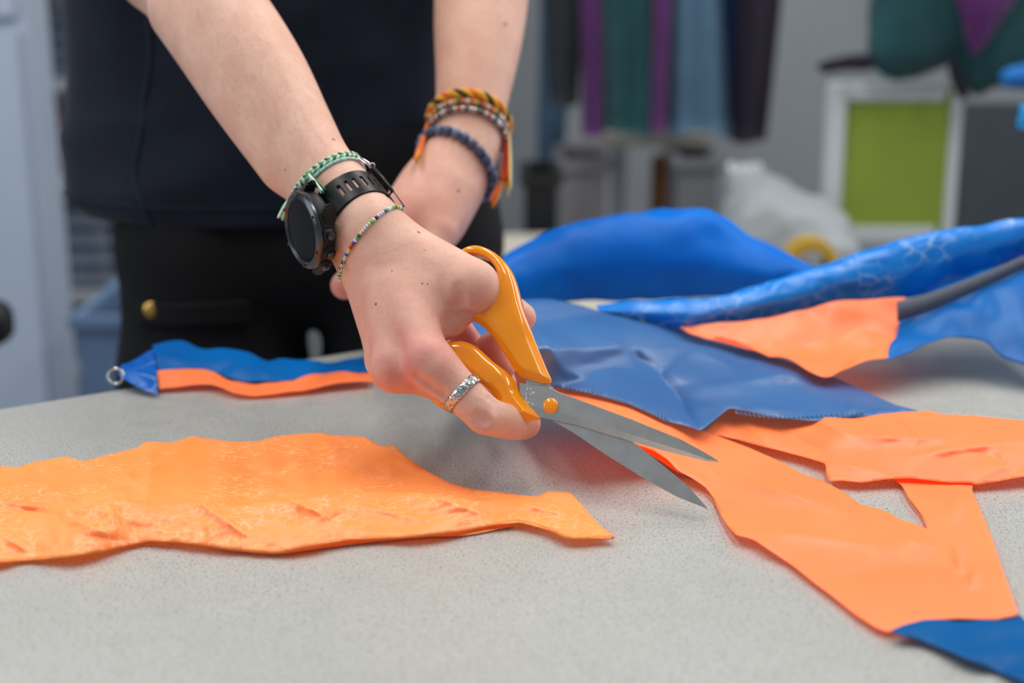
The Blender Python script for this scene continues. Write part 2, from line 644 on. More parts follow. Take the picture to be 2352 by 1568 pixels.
def skin_mat():
    m = bpy.data.materials.new('skin')
    m.use_nodes = True
    N, L = m.node_tree.nodes, m.node_tree.links
    b = N['Principled BSDF']
    geo = N.new('ShaderNodeNewGeometry')
    at = N.new('ShaderNodeAttribute')
    at.attribute_name = 'redness'
    def nz(scale, detail, vec=None):
        n = N.new('ShaderNodeTexNoise')
        n.inputs['Scale'].default_value = scale
        n.inputs['Detail'].default_value = detail
        L.new(vec or geo.outputs['Position'], n.inputs['Vector'])
        return n.outputs['Fac']
    def rg(sock, a, b_, c, d):
        r = N.new('ShaderNodeMapRange')
        for i, v in enumerate((a, b_, c, d)):
            r.inputs[i + 1].default_value = v
        L.new(sock, r.inputs[0])
        return r.outputs[0]
    def mix(fac, A, Bc):
        x = N.new('ShaderNodeMix')
        x.data_type = 'RGBA'
        L.new(fac, x.inputs[0])
        for i, v in ((6, A), (7, Bc)):
            if isinstance(v, tuple):
                x.inputs[i].default_value = v
            else:
                L.new(v, x.inputs[i])
        return x.outputs[2]
    base = mix(rg(nz(55, 4), 0.35, 0.65, 0, 1), lin(232, 188, 166), lin(224, 174, 152))
    base = mix(rg(nz(420, 3), 0.45, 0.75, 0, 0.30), base, lin(202, 144, 126))
    red = N.new('ShaderNodeMath')
    red.operation = 'MULTIPLY'
    L.new(at.outputs['Fac'], red.inputs[0])
    L.new(rg(nz(90, 3), 0.3, 0.7, 0.6, 1.2), red.inputs[1])
    base = mix(red.outputs[0], base, lin(212, 130, 122))
    for q, r in MOLES:
        v = N.new('ShaderNodeVectorMath')
        v.operation = 'DISTANCE'
        L.new(geo.outputs['Position'], v.inputs[0])
        v.inputs[1].default_value = tuple(map(float, q))
        base = mix(rg(v.outputs['Value'], r * 0.55, r, 0.85, 0.0), base, lin(128, 72, 52))
    L.new(base, b.inputs['Base Color'])
    b.inputs['Roughness'].default_value = 0.52
    b.inputs['Specular IOR Level'].default_value = 0.38
    b.inputs['Subsurface Weight'].default_value = 0.22
    b.inputs['Subsurface Radius'].default_value = (1.0, 0.35, 0.2)
    b.inputs['Subsurface Scale'].default_value = 0.004
    h1, h2 = nz(1400, 2), nz(260, 3)
    ad = N.new('ShaderNodeMath')
    ad.operation = 'ADD'
    L.new(h1, ad.inputs[0])
    L.new(h2, ad.inputs[1])
    bp = N.new('ShaderNodeBump')
    bp.inputs['Strength'].default_value = 0.35
    bp.inputs['Distance'].default_value = 0.0005
    L.new(ad.outputs[0], bp.inputs['Height'])
    L.new(bp.outputs[0], b.inputs['Normal'])
    return m


MOLES = []
for px_, py_, r_ in ((962, 533, 0.0011), (863, 698, 0.0009), (766, 320, 0.0012), (1161, 56, 0.0016), (970, 651, 0.0006), (982, 652, 0.0005),
                     (655, 390, 0.0007), (900, 622, 0.0005), (975, 575, 0.0004), (1053, 438, 0.0012)):
    q = B.pix(px_, py_)
    if q is not None:
        MOLES.append((q, r_ * 1.35))
M_skin = skin_mat()
person = empty('person', 'person in a navy t-shirt and black trousers cutting fabric with scissors', 'person')
pos, quads = B.mesh()
pos = smooth_mesh(pos, quads, 2, 0.4)
body = np_mesh('body', pos, quads, M_skin, person)
redn = np.zeros(len(pos), np.float32)
for q, r, a in ((P(984, 835, 0.806), 0.018, 0.62), (P(900, 860, 0.82), 0.018, 0.5), (P(1108, 968, 0.80), 0.012, 0.50), (P(1200, 990, 0.835), 0.014, 0.6),
                (P(1140, 812, 0.87), 0.022, 0.85), (P(1065, 760, 0.885), 0.02, 0.55), (P(1075, 700, 0.83), 0.014, 0.35), (P(930, 740, 0.83), 0.045, 0.38),
                (P(1000, 480, 1.04), 0.04, 0.35), (P(790, 660, 1.01), 0.03, 0.7), (P(940, 500, 1.03), 0.014, 0.5)):
    redn += a * np.exp(-((pos - q) ** 2).sum(1) / (r * r)).astype(np.float32)
me = body.data
at = me.attributes.new('redness', 'FLOAT', 'POINT')
at.data.foreach_set('value', np.clip(redn, 0, 1)[:len(me.vertices)])

# fine hair on the forearm
M_hair = mat('arm_hair', lin(176, 128, 98), 0.6)
V, F = [], []
hv = random.Random(5)
arm_dir = P(727, 395, 0.914) - P(508, 52, 0.993)
arm_dir /= np.linalg.norm(arm_dir)
tries = 0
while tries < 700:
    tries += 1
    t = hv.random()
    px_, py_ = 440 + 330 * t + hv.uniform(-110, 110), 10 + 370 * t + hv.uniform(-60, 60)
    q = B.pix(px_, py_, 0.8)
    if q is None or (q - CAM) @ F_AX > 1.05:
        continue
    g = np.array([B.sample(q + d_)[()] - B.sample(q - d_)[()] for d_ in np.eye(3) * 0.002])
    g /= np.linalg.norm(g) + 1e-9
    d_ = arm_dir + np.array([hv.gauss(0, 0.25) for _ in range(3)])
    d_ = d_ - g * (d_ @ g)
    d_ /= np.linalg.norm(d_)
    ln = hv.uniform(0.005, 0.011)
    p = [q, q + d_ * ln * 0.5 + g * ln * 0.18, q + d_ * ln + g * ln * 0.20]
    v_, f_ = tube(p, [0.00003, 0.000025, 0.00001], 3)
    o_ = len(V)
    V += v_
    F += [tuple(i + o_ for i in k_) for k_ in f_]
o = mesh_obj('arm_hair', V, F, M_hair, person)
o['kind'] = 'stuff'
# ================================================================ scissors
sA, sB, sC = P(1268, 932, 0.820), P(1650, 1062, 0.790), P(1620, 1165, 0.785)
s_n = np.cross(sB - sA, sC - sA)
s_n /= np.linalg.norm(s_n)
if s_n @ (CAM - sA) < 0:
    s_n = -s_n
s_u = (sB - sA) / np.linalg.norm(sB - sA)
s_v = np.cross(s_n, s_u)


def S(px, py):
    """photo pixel -> (u, v) on the plane of the scissors, metres from the pivot"""
    r = ray(px, py)
    t = ((sA - CAM) @ s_n) / (r @ s_n)
    q = CAM + t * r - sA
    return np.array([q @ s_u, q @ s_v])


def SW(u, v, w_):
    return sA + u * s_u + v * s_v + w_ * s_n


scis = empty('scissors', 'open orange-handled fabric scissors with steel blades held in the hand', 'scissors')


def steel_mat():
    m = mat('blade_steel', lin(216, 211, 205), 0.28, metal=1.0, var=0.06, vscale=120, bump=0.05, bscale=900)
    return m


M_steel = steel_mat()
M_orange_plastic = mat('orange_plastic', lin(255, 152, 6), 0.13, spec=0.55, coat=0.5, var=0.03, vscale=60)


def blade(name, top, bot, w0, w1, bevel_side, parent):
    """blade between a back edge and a cutting edge, ground thin along the cutting edge"""
    n = 40
    def res(pl):
        pl = np.array([S(*p) for p in pl])
        d = np.r_[0, np.cumsum(np.linalg.norm(np.diff(pl, axis=0), axis=1))]
        t = np.linspace(0, d[-1], n)
        return np.stack([np.interp(t, d, pl[:, 0]), np.interp(t, d, pl[:, 1])], 1)
    a, b = res(top), res(bot)
    V, F = [], []
    for i in range(n):
        m_ = b[i] + (a[i] - b[i]) * (0.30 if i > 6 else 0.30 * i / 6.0)
        hi, lo = (w1, w0)
        thin = lo + (hi - lo) * (0.25 if i > 6 else 1 - 0.75 * i / 6)
        if bevel_side < 0:
            hi, lo = w0, w1
            thin = lo + (hi - lo) * (0.25 if i > 6 else 1 - 0.75 * i / 6)
        k_ = a[i] + (b[i] - a[i]) * 0.025
        V += [SW(*a[i], lo + (hi - lo) * 0.7), SW(*k_, hi), SW(*m_, hi), SW(*b[i], thin), SW(*b[i], lo), SW(*a[i], lo)]
    for i in range(n - 1):
        for k in range(6):
            l = (k + 1) % 6
            F.append((i * 6 + k, i * 6 + l, (i + 1) * 6 + l, (i + 1) * 6 + k))
    F.append(tuple(range(6)))
    F.append(tuple((n - 1) * 6 + k for k in range(6)))
    bm = bmesh.new()
    vs = [bm.verts.new(tuple(v)) for v in V]
    for f in F:
        try:
            bm.faces.new([vs[i] for i in f])
        except ValueError:
            pass
    bmesh.ops.remove_doubles(bm, verts=bm.verts, dist=1e-5)
    return bm_obj(name, bm, M_steel, parent)


z3 = lambda X, Y: (1000 + X / 3.36, 840 + Y / 3.36)
front = blade('blade', [z3(655, 135), z3(760, 150), z3(880, 165), z3(940, 200), z3(1100, 262), z3(1500, 412), z3(1900, 572), z3(2100, 682), z3(2187, 738)],
              [z3(660, 220), z3(720, 330), z3(800, 395), z3(900, 417), z3(1100, 462), z3(1400, 552), z3(1800, 664), z3(2080, 733), z3(2182, 745)], 0.0002, 0.0022, 1, scis)
back = blade('blade', [z3(700, 90), z3(860, 110), z3(930, 190), z3(1150, 330), z3(1530, 590), z3(1750, 762), z3(1950, 925), z3(2097, 1093)],
             [z3(700, 150), z3(790, 300), z3(900, 422), z3(1050, 505), z3(1300, 675), z3(1600, 862), z3(1850, 1003), z3(2092, 1100)], -0.0022, -0.0002, -1, scis)
# pivot
bm = bmesh.new()
pv = S(1266.5, 934)
bmesh.ops.create_uvsphere(bm, u_segments=32, v_segments=16, radius=1.0)
RM4 = Matrix((tuple(s_u), tuple(s_v), tuple(s_n))).transposed()
for v in bm.verts:
    c = v.co.copy()
    zz = math.copysign(abs(c.z) ** 0.6, c.z)
    v.co = Vector(SW(*pv, 0.0022)) + RM4 @ Vector((c.x * 0.0046, c.y * 0.0046, zz * 0.0022))
bm_obj('pivot_screw', bm, M_orange_plastic, scis, True)
# worn white printing beside the pivot
M_chip = mat('white_print', lin(225, 222, 214), 0.5)
bm = bmesh.new()
zz2 = lambda X, Y: (840 + X / 4.9, 780 + Y / 4.9)
for X, Y, a, l in ((1830, 560, 1.9, 26), (1868, 560, 2.0, 22), (1895, 600, 0.2, 34), (1870, 618, 0.9, 26), (1815, 615, 1.5, 20), (1815, 680, 1.4, 40), (1818, 712, 0.4, 26),
                   (1845, 718, 0.1, 24), (1890, 735, -0.8, 26), (1815, 655, 1.7, 18), (1900, 612, 0.5, 18)):
    c = S(*zz2(X, Y))
    hl, hw = l / 4.9 / 4000 * 0.6, 0.00030
    d = np.array([math.cos(a), math.sin(a)])
    p_ = np.array([-d[1], d[0]])
    bm.faces.new([bm.verts.new(tuple(SW(*(c + d * hl * sx + p_ * hw * sy), 0.00236))) for sx, sy in ((-1, -1), (1, -0.6), (1, 0.7), (-1, 1))])
o = bm_obj('worn_print', bm, M_chip, scis)
o['label'] = 'flecks of worn white print'


def poly_dist(X, Y, poly):
    """signed distance to a closed polygon, negative inside"""
    poly = np.asarray(poly)
    d = np.full(X.shape, 1e9)
    ins = np.zeros(X.shape, bool)
    for i in range(len(poly)):
        a, b = poly[i], poly[(i + 1) % len(poly)]
        e = b - a
        t = np.clip(((X - a[0]) * e[0] + (Y - a[1]) * e[1]) / (e @ e + 1e-15), 0, 1)
        d = np.minimum(d, np.hypot(X - a[0] - t * e[0], Y - a[1] - t * e[1]))
        c = (a[1] > Y) != (b[1] > Y)
        with np.errstate(divide='ignore', invalid='ignore'):
            ins ^= c & (X < (b[0] - a[0]) * (Y - a[1]) / (b[1] - a[1] + 1e-15) + a[0])
    return np.where(ins, -d, d)


def smax(a, b, k):
    h = np.maximum(k - np.abs(a - b), 0) / k
    return np.maximum(a, b) + h * h * k * 0.25


def handle(name, outer, hole, half, crisp, edge, w_mid=0.0):
    """moulded handle: an outline with a finger hole, rounded edges, faceted towards the blade"""
    outer = np.array([S(*p) for p in outer])
    hole = catmull(np.array([S(*p) for p in hole]), 60, True)
    h = 0.0006
    xs = np.arange(outer[:, 0].min() - 0.004, outer[:, 0].max() + 0.004, h)
    ys = np.arange(outer[:, 1].min() - 0.004, outer[:, 1].max() + 0.004, h)
    zs = np.arange(-0.0105, 0.0105, h)
    F = Field(xs, ys, zs)
    X, Y = np.meshgrid(xs, ys, indexing='ij')
    do, dh = poly_dist(X, Y, outer), -poly_dist(X, Y, hole)
    c0, c1 = np.array(S(*crisp[0])), np.array(S(*crisp[1]))
    ax_ = (c1 - c0) / np.linalg.norm(c1 - c0)
    s = np.clip(((X - c0[0]) * ax_[0] + (Y - c0[1]) * ax_[1]) / np.linalg.norm(c1 - c0), 0, 1)
    s = s * s * (3 - 2 * s)
    ht = half[0] + (half[1] - half[0]) * s
    ko = edge[0] + (edge[1] - edge[0]) * s
    d2 = np.maximum(do, dh)
    Z = np.abs(zs - w_mid)[None, None, :]
    W = Z - ht[..., None]
    f_round = smax(smax(do[..., None], W, ko[..., None]), dh[..., None], 0.0045)
    f_chamf = np.maximum(np.maximum(d2[..., None], W), (d2[..., None] + W + 0.0042) * 0.75)
    f_chamf = np.maximum(f_chamf, d2[..., None] * 0.6 + W * 0.8 + 0.0022)
    F.f = (f_round * (1 - s[..., None]) + f_chamf * s[..., None]).astype(np.float32)
    p, q = F.mesh()
    p = smooth_mesh(p, q, 2, 0.4)
    wpos = sA[None] + p[:, :1] * s_u + p[:, 1:2] * s_v + p[:, 2:] * s_n
    return np_mesh(name, wpos, q, M_orange_plastic, scis)


def smooth_line(pts, n):
    return [tuple(p) for p in catmull(np.array(pts, float), n)]


loop_out = smooth_line([(1200, 867), (1183, 850), (1161, 816), (1140, 784), (1118, 758), (1097, 741), (1074, 732), (1048, 720), (1025, 698), (1015, 662), (1022, 622), (1044, 590),
                        (1072, 571), (1095, 566), (1117, 571), (1140, 583), (1160, 601), (1177, 624), (1187, 648), (1194, 672), (1201, 702), (1210, 730), (1224, 768), (1240, 809), (1256, 847), (1267, 871)], 90)
handle('thumb_handle', loop_out + [(1265, 879), (1250, 883)],
       [(1112, 594), (1130, 606), (1143, 627), (1146, 650), (1141, 673), (1131, 693), (1115, 709), (1096, 717), (1072, 716), (1050, 704), (1036, 682), (1033, 650), (1042, 614), (1062, 596), (1090, 589)],
       (0.0078, 0.0060), ((1170, 730), (1215, 800)), (0.0075, 0.003))
rail_out = smooth_line([(1243, 962), (1200, 969), (1150, 973), (1100, 969), (1061, 957), (1022, 942), (990, 921), (958, 896), (944, 862), (958, 826), (1000, 797), (1050, 786), (1078, 789),
                        (1103, 803), (1135, 832), (1168, 858), (1186, 882), (1191, 898), (1212, 926), (1236, 953)], 90)
handle('finger_handle', rail_out,
       [(1143, 926), (1128, 900), (1100, 876), (1065, 850), (1030, 838), (995, 842), (974, 862), (973, 886), (995, 910), (1030, 926), (1075, 941), (1120, 944)],
       (0.0072, 0.0058), ((1120, 870), (1180, 910)), (0.0060, 0.003))
# ================================================================ clothing (parts of the person)
M_shirt = mat('navy_cotton', lin(21, 28, 43), 0.85, spec=0.25, var=0.15, vscale=30, bump=0.25, bscale=500, sheen=0.1)
M_trouser = mat('black_canvas', lin(20, 19, 21), 0.85, spec=0.25, var=0.15, vscale=30, bump=0.2, bscale=600)
M_brass = mat('brass', lin(226, 178, 96), 0.32, metal=0.9, var=0.05)


def px_at(px, D):
    return (px - 1176) / FPX * D


rows = [(-420, 230, 1080), (-150, 212, 1095), (0, 203, 1085), (150, 204, 1082), (230, 191, 1086), (300, 172, 1095), (370, 180, 1102), (425, 178, 1110), (450, 188, 1110), (468, 214, 1105)]
DT = 1.40
ring_rows = []
for py, l, r in rows:
    z = P(1176, py, DT)[2]
    y = P(1176, py, DT)[1]
    ring_rows.append((z, px_at((l + r) / 2, DT), px_at(r, DT) / 2 - px_at(l, DT) / 2))
zs_ = np.array([r[0] for r in ring_rows])[::-1]
cx_ = np.array([r[1] for r in ring_rows])[::-1]
hw_ = np.array([r[2] for r in ring_rows])[::-1]
nz_, na_ = 90, 160
V, F = [], []
zlist = np.linspace(zs_[0], 1.50, nz_)
for i, z in enumerate(zlist):
    c = np.interp(z, zs_, cx_)
    h = np.interp(z, zs_, hw_)
    up = max(0, (z - 1.36) / 0.14)
    h = h * (1 - 0.55 * up ** 2)
    dp = 0.112 * (1 - 0.35 * up ** 2)
    t0 = max(0, 1 - (z - zs_[0]) / 0.05)
    for k in range(na_):
        th = 2 * math.pi * k / na_
        ct, st = math.cos(th), math.sin(th)
        x = c + h * math.copysign(abs(ct) ** 0.95, ct)
        y = 1.365 + dp * math.copysign(abs(st) ** 0.95, st)
        n1 = noise.noise(Vector((x * 5, y * 5, z * 3.0)))
        n2 = noise.noise(Vector((x * 9 + z * 7, y * 9, z * 9 - x * 5 + 5)))
        n3 = noise.noise(Vector((th * 2.2, z * 14, 3.1)))
        d = 0.004 * n1 + 0.009 * n2 + 0.006 * n3 * (0.3 + t0)
        ridge = abs(noise.noise(Vector((x * 6 + z * 8, z * 10 - x * 6, 9.0))))
        d += 0.007 * (0.25 - ridge)
        damp = 0.35 + 0.65 * abs(st)
        zz = z + (0.004 * noise.noise(Vector((th * 1.5, 2.0, 0))) if i == 0 else 0)
        V.append((x + ct * d * damp * 0.6, y + st * d, zz))
for i in range(nz_ - 1):
    for k in range(na_):
        l = (k + 1) % na_
        F.append((i * na_ + k, i * na_ + l, (i + 1) * na_ + l, (i + 1) * na_ + k))
parts = [(V, F)]
for sh, el in ((SH_R, ELB_R), (SH_L, ELB_L)):
    ptl = [sh + (el - sh) * t for t in np.linspace(-0.05, 0.62, 8)]
    parts.append(tube(ptl, np.linspace(0.078, 0.07, 8), 24, cap=False))
shirt = mesh_obj('shirt', *join(parts), M_shirt, person)
sol = shirt.modifiers.new('thickness', 'SOLIDIFY')
sol.thickness = 0.0025
# hem stitching band
def front_ring(zv, off):
    i = int(np.argmin(abs(zlist - zv)))
    return [np.array(V[i * na_ + k]) for k in range(na_)]
hemp = front_ring(zlist[3], 0)
ctr = np.mean(hemp, 0)
hem_pts = [p + (p - ctr) / np.linalg.norm(p - ctr) * 0.0012 for p in hemp]
mesh_obj('hem_seam', *tube(hem_pts, 0.0010, 6, closed=True), M_shirt, shirt)
# curved side seam over the shirt front
seam = []
for py, px in ((-60, 388), (40, 381), (130, 374), (220, 362), (300, 342), (370, 322), (410, 332), (460, 352), (505, 366)):
    x = px_at(px, 1.30)
    z = P(px, py, 1.30)[2]
    i = int(np.argmin(abs(zlist - z)))
    row = np.array(V[i * na_:(i + 1) * na_])
    row = row[row[:, 1] < 1.37]
    j = int(np.argmin(abs(row[:, 0] - x)))
    seam.append(row[j] + np.array([0, -0.0015, 0]))
mesh_obj('side_seam', *tube(catmull(seam, 40), 0.0011, 6), mat('navy_thread', lin(36, 46, 66), 0.8), shirt)

TR = Field(grid_axis([(-0.46, 0.08, 0.005)]), grid_axis([(1.16, 1.56, 0.005)]), grid_axis([(0.0, 1.06, 0.006)]))
TR.cone((-0.288, 1.350, 0.945), (-0.100, 1.355, 0.945), 0.088, 0.088, 0.02)
TR.cone((-0.288, 1.350, 1.03), (-0.100, 1.355, 1.03), 0.088, 0.088, 0.03)
TR.cone((-0.288, 1.345, 0.93), (-0.293, 1.345, 0.80), 0.088, 0.087, 0.02)
TR.cone((-0.293, 1.345, 0.80), (-0.30, 1.37, 0.04), 0.092, 0.075, 0.02)
TR.cone((-0.100, 1.350, 0.93), (-0.097, 1.350, 0.80), 0.088, 0.084, 0.02)
TR.cone((-0.097, 1.350, 0.80), (-0.095, 1.38, 0.04), 0.086, 0.075, 0.02)
p_, q_ = TR.mesh()
p_ = smooth_mesh(p_, q_, 2, 0.4)
trous = np_mesh('trousers', p_, q_, M_trouser, person)
# pocket flap with a brass stud
nu, nv = 24, 8
V, F = [], []
for j in range(nv):
    for i in range(nu):
        px = 322 + (575 - 322) * i / (nu - 1)
        py = 690 + 52 * j / (nv - 1) + 4 * math.sin(i / 5)
        q = TR.pix(px, py)
        V.append(q + np.array([0, -0.003, 0]))
for j in range(nv - 1):
    for i in range(nu - 1):
        F.append((j * nu + i, j * nu + i + 1, (j + 1) * nu + i + 1, (j + 1) * nu + i))
flap = mesh_obj('pocket_flap', V, F, M_trouser, trous)
sm = flap.modifiers.new('thickness', 'SOLIDIFY')
sm.thickness = 0.004
q = TR.pix(352, 708)
bm = bmesh.new()
bmesh.ops.create_uvsphere(bm, u_segments=24, v_segments=12, radius=1)
for v in bm.verts:
    v.co = Vector(q) + Vector((v.co.x * 0.0078, v.co.y * 0.0035 - 0.006, v.co.z * 0.0078))
o = bm_obj('stud_button', bm, M_brass, trous, True)
o['label'] = 'round brass stud'
# ================================================================ jewellery and watch
W_AX = P(850, 556, 0.873) - P(727, 395, 0.914)
W_AX /= np.linalg.norm(W_AX)
W_A = P(813, 506, 0.885)


def ring_on(pix3, A, a, rmax=0.06, n=120, off=0.001):
    """closed path round a limb through three pixels of its visible side"""
    h = [BODY.pix(*p) for p in pix3]
    nrm = np.cross(h[1] - h[0], h[2] - h[0])
    nrm /= np.linalg.norm(nrm)
    if nrm @ a < 0:
        nrm = -nrm
    c = A + a * (((h[0] - A) @ nrm) / (a @ nrm))
    pts, nor = BODY.wrap(c, nrm, CAM - c, n, rmax, off)
    return pts, nor, nrm, c


def resample(pts, n):
    p = np.vstack([pts, pts[:1]])
    d = np.r_[0, np.cumsum(np.linalg.norm(np.diff(p, axis=0), axis=1))]
    t = np.linspace(0, d[-1], n, endpoint=False)
    return np.stack([np.interp(t, d, p[:, k]) for k in range(3)], 1), d[-1]


def smooth_ring(pts, it=6):
    for _ in range(it):
        pts = 0.5 * pts + 0.25 * (np.roll(pts, 1, 0) + np.roll(pts, -1, 0))
    return pts


def bead_mesh(name, r, l, m, seg=12, facet=False):
    prof = [(0.30, -0.5), (0.80, -0.48), (1.0, -0.28), (1.0, 0.28), (0.80, 0.48), (0.30, 0.5)]
    V, F = [], []
    for rr, zz in prof:
        for k in range(seg):
            th = 2 * math.pi * k / seg
            V.append((rr * r * math.cos(th), rr * r * math.sin(th), zz * l))
    for i in range(len(prof)):
        j = (i + 1) % len(prof)
        for k in range(seg):
            q = (k + 1) % seg
            F.append((i * seg + k, i * seg + q, j * seg + q, j * seg + k))
    me = bpy.data.meshes.new(name)
    me.from_pydata(V, [], F)
    if not facet:
        me.polygons.foreach_set('use_smooth', np.ones(len(me.polygons), bool))
    me.materials.append(m)
    return me


def place_beads(root, path, meshes, order, name='bead'):
    n = len(path)
    for i in range(n):
        t = path[(i + 1) % n] - path[i - 1]
        o = bpy.data.objects.new(name, meshes[order(i)])
        COL.objects.link(o)
        o.parent = root
        o.rotation_euler = Vector(t).to_track_quat('Z', 'Y').to_euler()
        o.location = path[i]


def gloss(name, c, r=0.22):
    return mat(name, c, r, spec=0.6, coat=0.3)


# ---- seed bead bracelet on the right wrist
seedcol = {'white': gloss('white_glass', lin(228, 228, 232)), 'green': gloss('green_glass', lin(96, 190, 92)), 'yellow': gloss('yellow_glass', lin(236, 214, 52)),
           'blue': gloss('blue_glass', lin(30, 70, 160)), 'red': gloss('red_glass', lin(206, 52, 26)), 'black': gloss('black_glass', lin(24, 24, 26)),
           'lilac': gloss('lilac_glass', lin(206, 208, 226)), 'mint': gloss('mint_glass', lin(196, 238, 224)), 'lime': gloss('lime_glass', lin(196, 224, 110))}
bead_me = {k: bead_mesh('seed_bead_' + k, 0.00118, 0.00165, m) for k, m in seedcol.items()}
pts, nor, nrm, c_ = ring_on([(786, 612), (845, 519), (905, 478)], W_A, W_AX, off=0.0009)
pts = smooth_ring(pts, 4)
n_b = 96
path, length = resample(pts, n_b)
# start the colour order at the lower end of the visible arc
scr = lambda q: (1176 + FPX * ((q - CAM) @ R_AX) / ((q - CAM) @ F_AX), 784 - FPX * ((q - CAM) @ U_AX) / ((q - CAM) @ F_AX))
i0 = int(np.argmin([abs(scr(q)[0] - 778) + abs(scr(q)[1] - 628) for q in path]))
step = 1 if scr(path[(i0 + 2) % n_b])[1] < scr(path[i0])[1] and scr(path[(i0 + 6) % n_b])[0] > scr(path[(i0 - 6) % n_b])[0] else -1
seq = ['white', 'green', 'white', 'black', 'yellow', 'white', 'black', 'green', 'white', 'lilac', 'blue', 'lilac', 'yellow', 'red', 'red', 'blue', 'white', 'green', 'blue', 'yellow', 'lilac', 'lilac', 'lilac',
       'lime', 'green', 'white', 'black', 'lilac', 'lilac', 'lilac', 'blue', 'green', 'white', 'lilac', 'green', 'green', 'black', 'yellow', 'green', 'mint', 'white', 'green', 'blue', 'yellow', 'lime', 'white']
br = empty('bead_bracelet', 'thin bracelet of multicoloured glass seed beads on the watch wrist', 'bracelet')
place_beads(br, path, bead_me, lambda i: seq[((i - i0) * step) % n_b % len(seq)])
mesh_obj('thread', *tube(path, 0.0004, 5, closed=True), gloss('clear_thread', lin(200, 196, 190)), br)
M_silver = mat('silver', lin(206, 206, 204), 0.22, metal=1.0, var=0.08, vscale=300)
ci = path[(i0 + 5 * step) % n_b] + N_W * 0.0005
lk = [ci + 0.0026 * (math.cos(t) * W_AX * 0.7 + math.sin(t) * cam_vec(0.2, 0.9, 0.3)) + 0.0016 * W_AX for t in np.linspace(0, 2 * math.pi, 20, endpoint=False)]
o = mesh_obj('jump_ring', *tube(lk, 0.0004, 6, closed=True), M_silver, br)
o['label'] = 'small silver ring on the bracelet'

# ---- mint bead bracelet with silver clasp
pts, nor, nrm, c_ = ring_on([(735, 396), (768, 374), (805, 366)], W_A, W_AX, off=0.0010)
pts = smooth_ring(pts, 4)
n_m = 170
path, length = resample(pts, n_m)
mint_me = {'mint': bead_mesh('mint_bead', 0.00112, 0.00086, seedcol['mint'], 10), 'teal': bead_mesh('pale_teal_bead', 0.00112, 0.00086, gloss('teal_glass', lin(150, 214, 198)), 10),
           'silver': bead_mesh('silver_bead', 0.0010, 0.0009, M_silver, 10)}
mb = empty('mint_bracelet', 'mint green bead bracelet with silver clasp above the watch strap', 'bracelet')
px_of = [scr(q) for q in path]
vis = [((q - c_) @ (CAM - c_)) > 0 for q in path]
place_beads(mb, path, mint_me, lambda i: 'silver' if (vis[i] and px_of[i][0] > 800) else ('teal' if i % 5 == 0 else 'mint'))
mesh_obj('thread', *tube(path, 0.0004, 5, closed=True), seedcol['white'], mb)
cl = [q for q, s_, v_ in zip(path, px_of, vis) if v_ and 806 < s_[0]]
if cl:
    base = min(cl, key=lambda q: abs(scr(q)[0] - 824))
    outw = (base - c_) / np.linalg.norm(base - c_)
    td = cam_vec(0.85, -0.5, 0.1)
    ovl = [base + outw * 0.0018 + td * (0.0045 * math.cos(t) + 0.003) + np.cross(td, outw) * 0.0020 * math.sin(t) for t in np.linspace(0, 2 * math.pi, 24, endpoint=False)]
    o = mesh_obj('clasp', *tube(ovl, 0.0006, 8, closed=True), M_silver, mb)
    o['label'] = 'silver lobster clasp'
    rg2 = [base + outw * 0.002 + td * (0.0018 * math.cos(t) + 0.0085) + outw * 0.0018 * math.sin(t) for t in np.linspace(0, 2 * math.pi, 16, endpoint=False)]
    mesh_obj('clasp_ring', *tube(rg2, 0.0004, 6, closed=True), M_silver, mb)

# ---- braided bracelets
def braid(name, label, path, r_str, amp, per, mats, group=None, nst=3, outer=None, turns_flat=0.55, rope=False):
    root = empty(name, label, 'bracelet', group)
    n = len(path)
    c = path.mean(0)
    tan = np.roll(path, -1, 0) - np.roll(path, 1, 0)
    tan /= np.linalg.norm(tan, axis=1)[:, None]
    out = path - c
    out -= tan * (out * tan).sum(1)[:, None]
    out /= np.linalg.norm(out, axis=1)[:, None]
    sid = np.cross(tan, out)
    for s in range(nst):
        ph = 2 * math.pi * s / nst
        t = 2 * math.pi * per * np.arange(n) / n + ph
        q = path + sid * (amp * np.sin(t))[:, None] + out * (amp * (np.cos(t) if rope else turns_flat * np.sin(2 * t)))[:, None]
        mesh_obj('strand', *tube(q, r_str, 7, closed=True), mats[s % len(mats)], root)
    return root


def tassel(root, a, b, n, spread, mats, r=0.0006, sag=0.0):
    a, b = np.asarray(a), np.asarray(b)
    for i in range(n):
        d = np.array([random.gauss(0, 1) for _ in range(3)])
        e = b + d * spread
        m_ = (a + e) / 2 + np.array([random.gauss(0, 1) for _ in range(3)]) * spread * 0.5 + np.array([0, 0, sag])
        mesh_obj('tassel_thread', *tube(catmull([a + d * spread * 0.15, m_, e], 10), r, 5), mats[i % len(mats)], root)


def yarn(name, c):
    return mat(name, c, 0.85, spec=0.2, var=0.12, vscale=900, sheen=0.2)


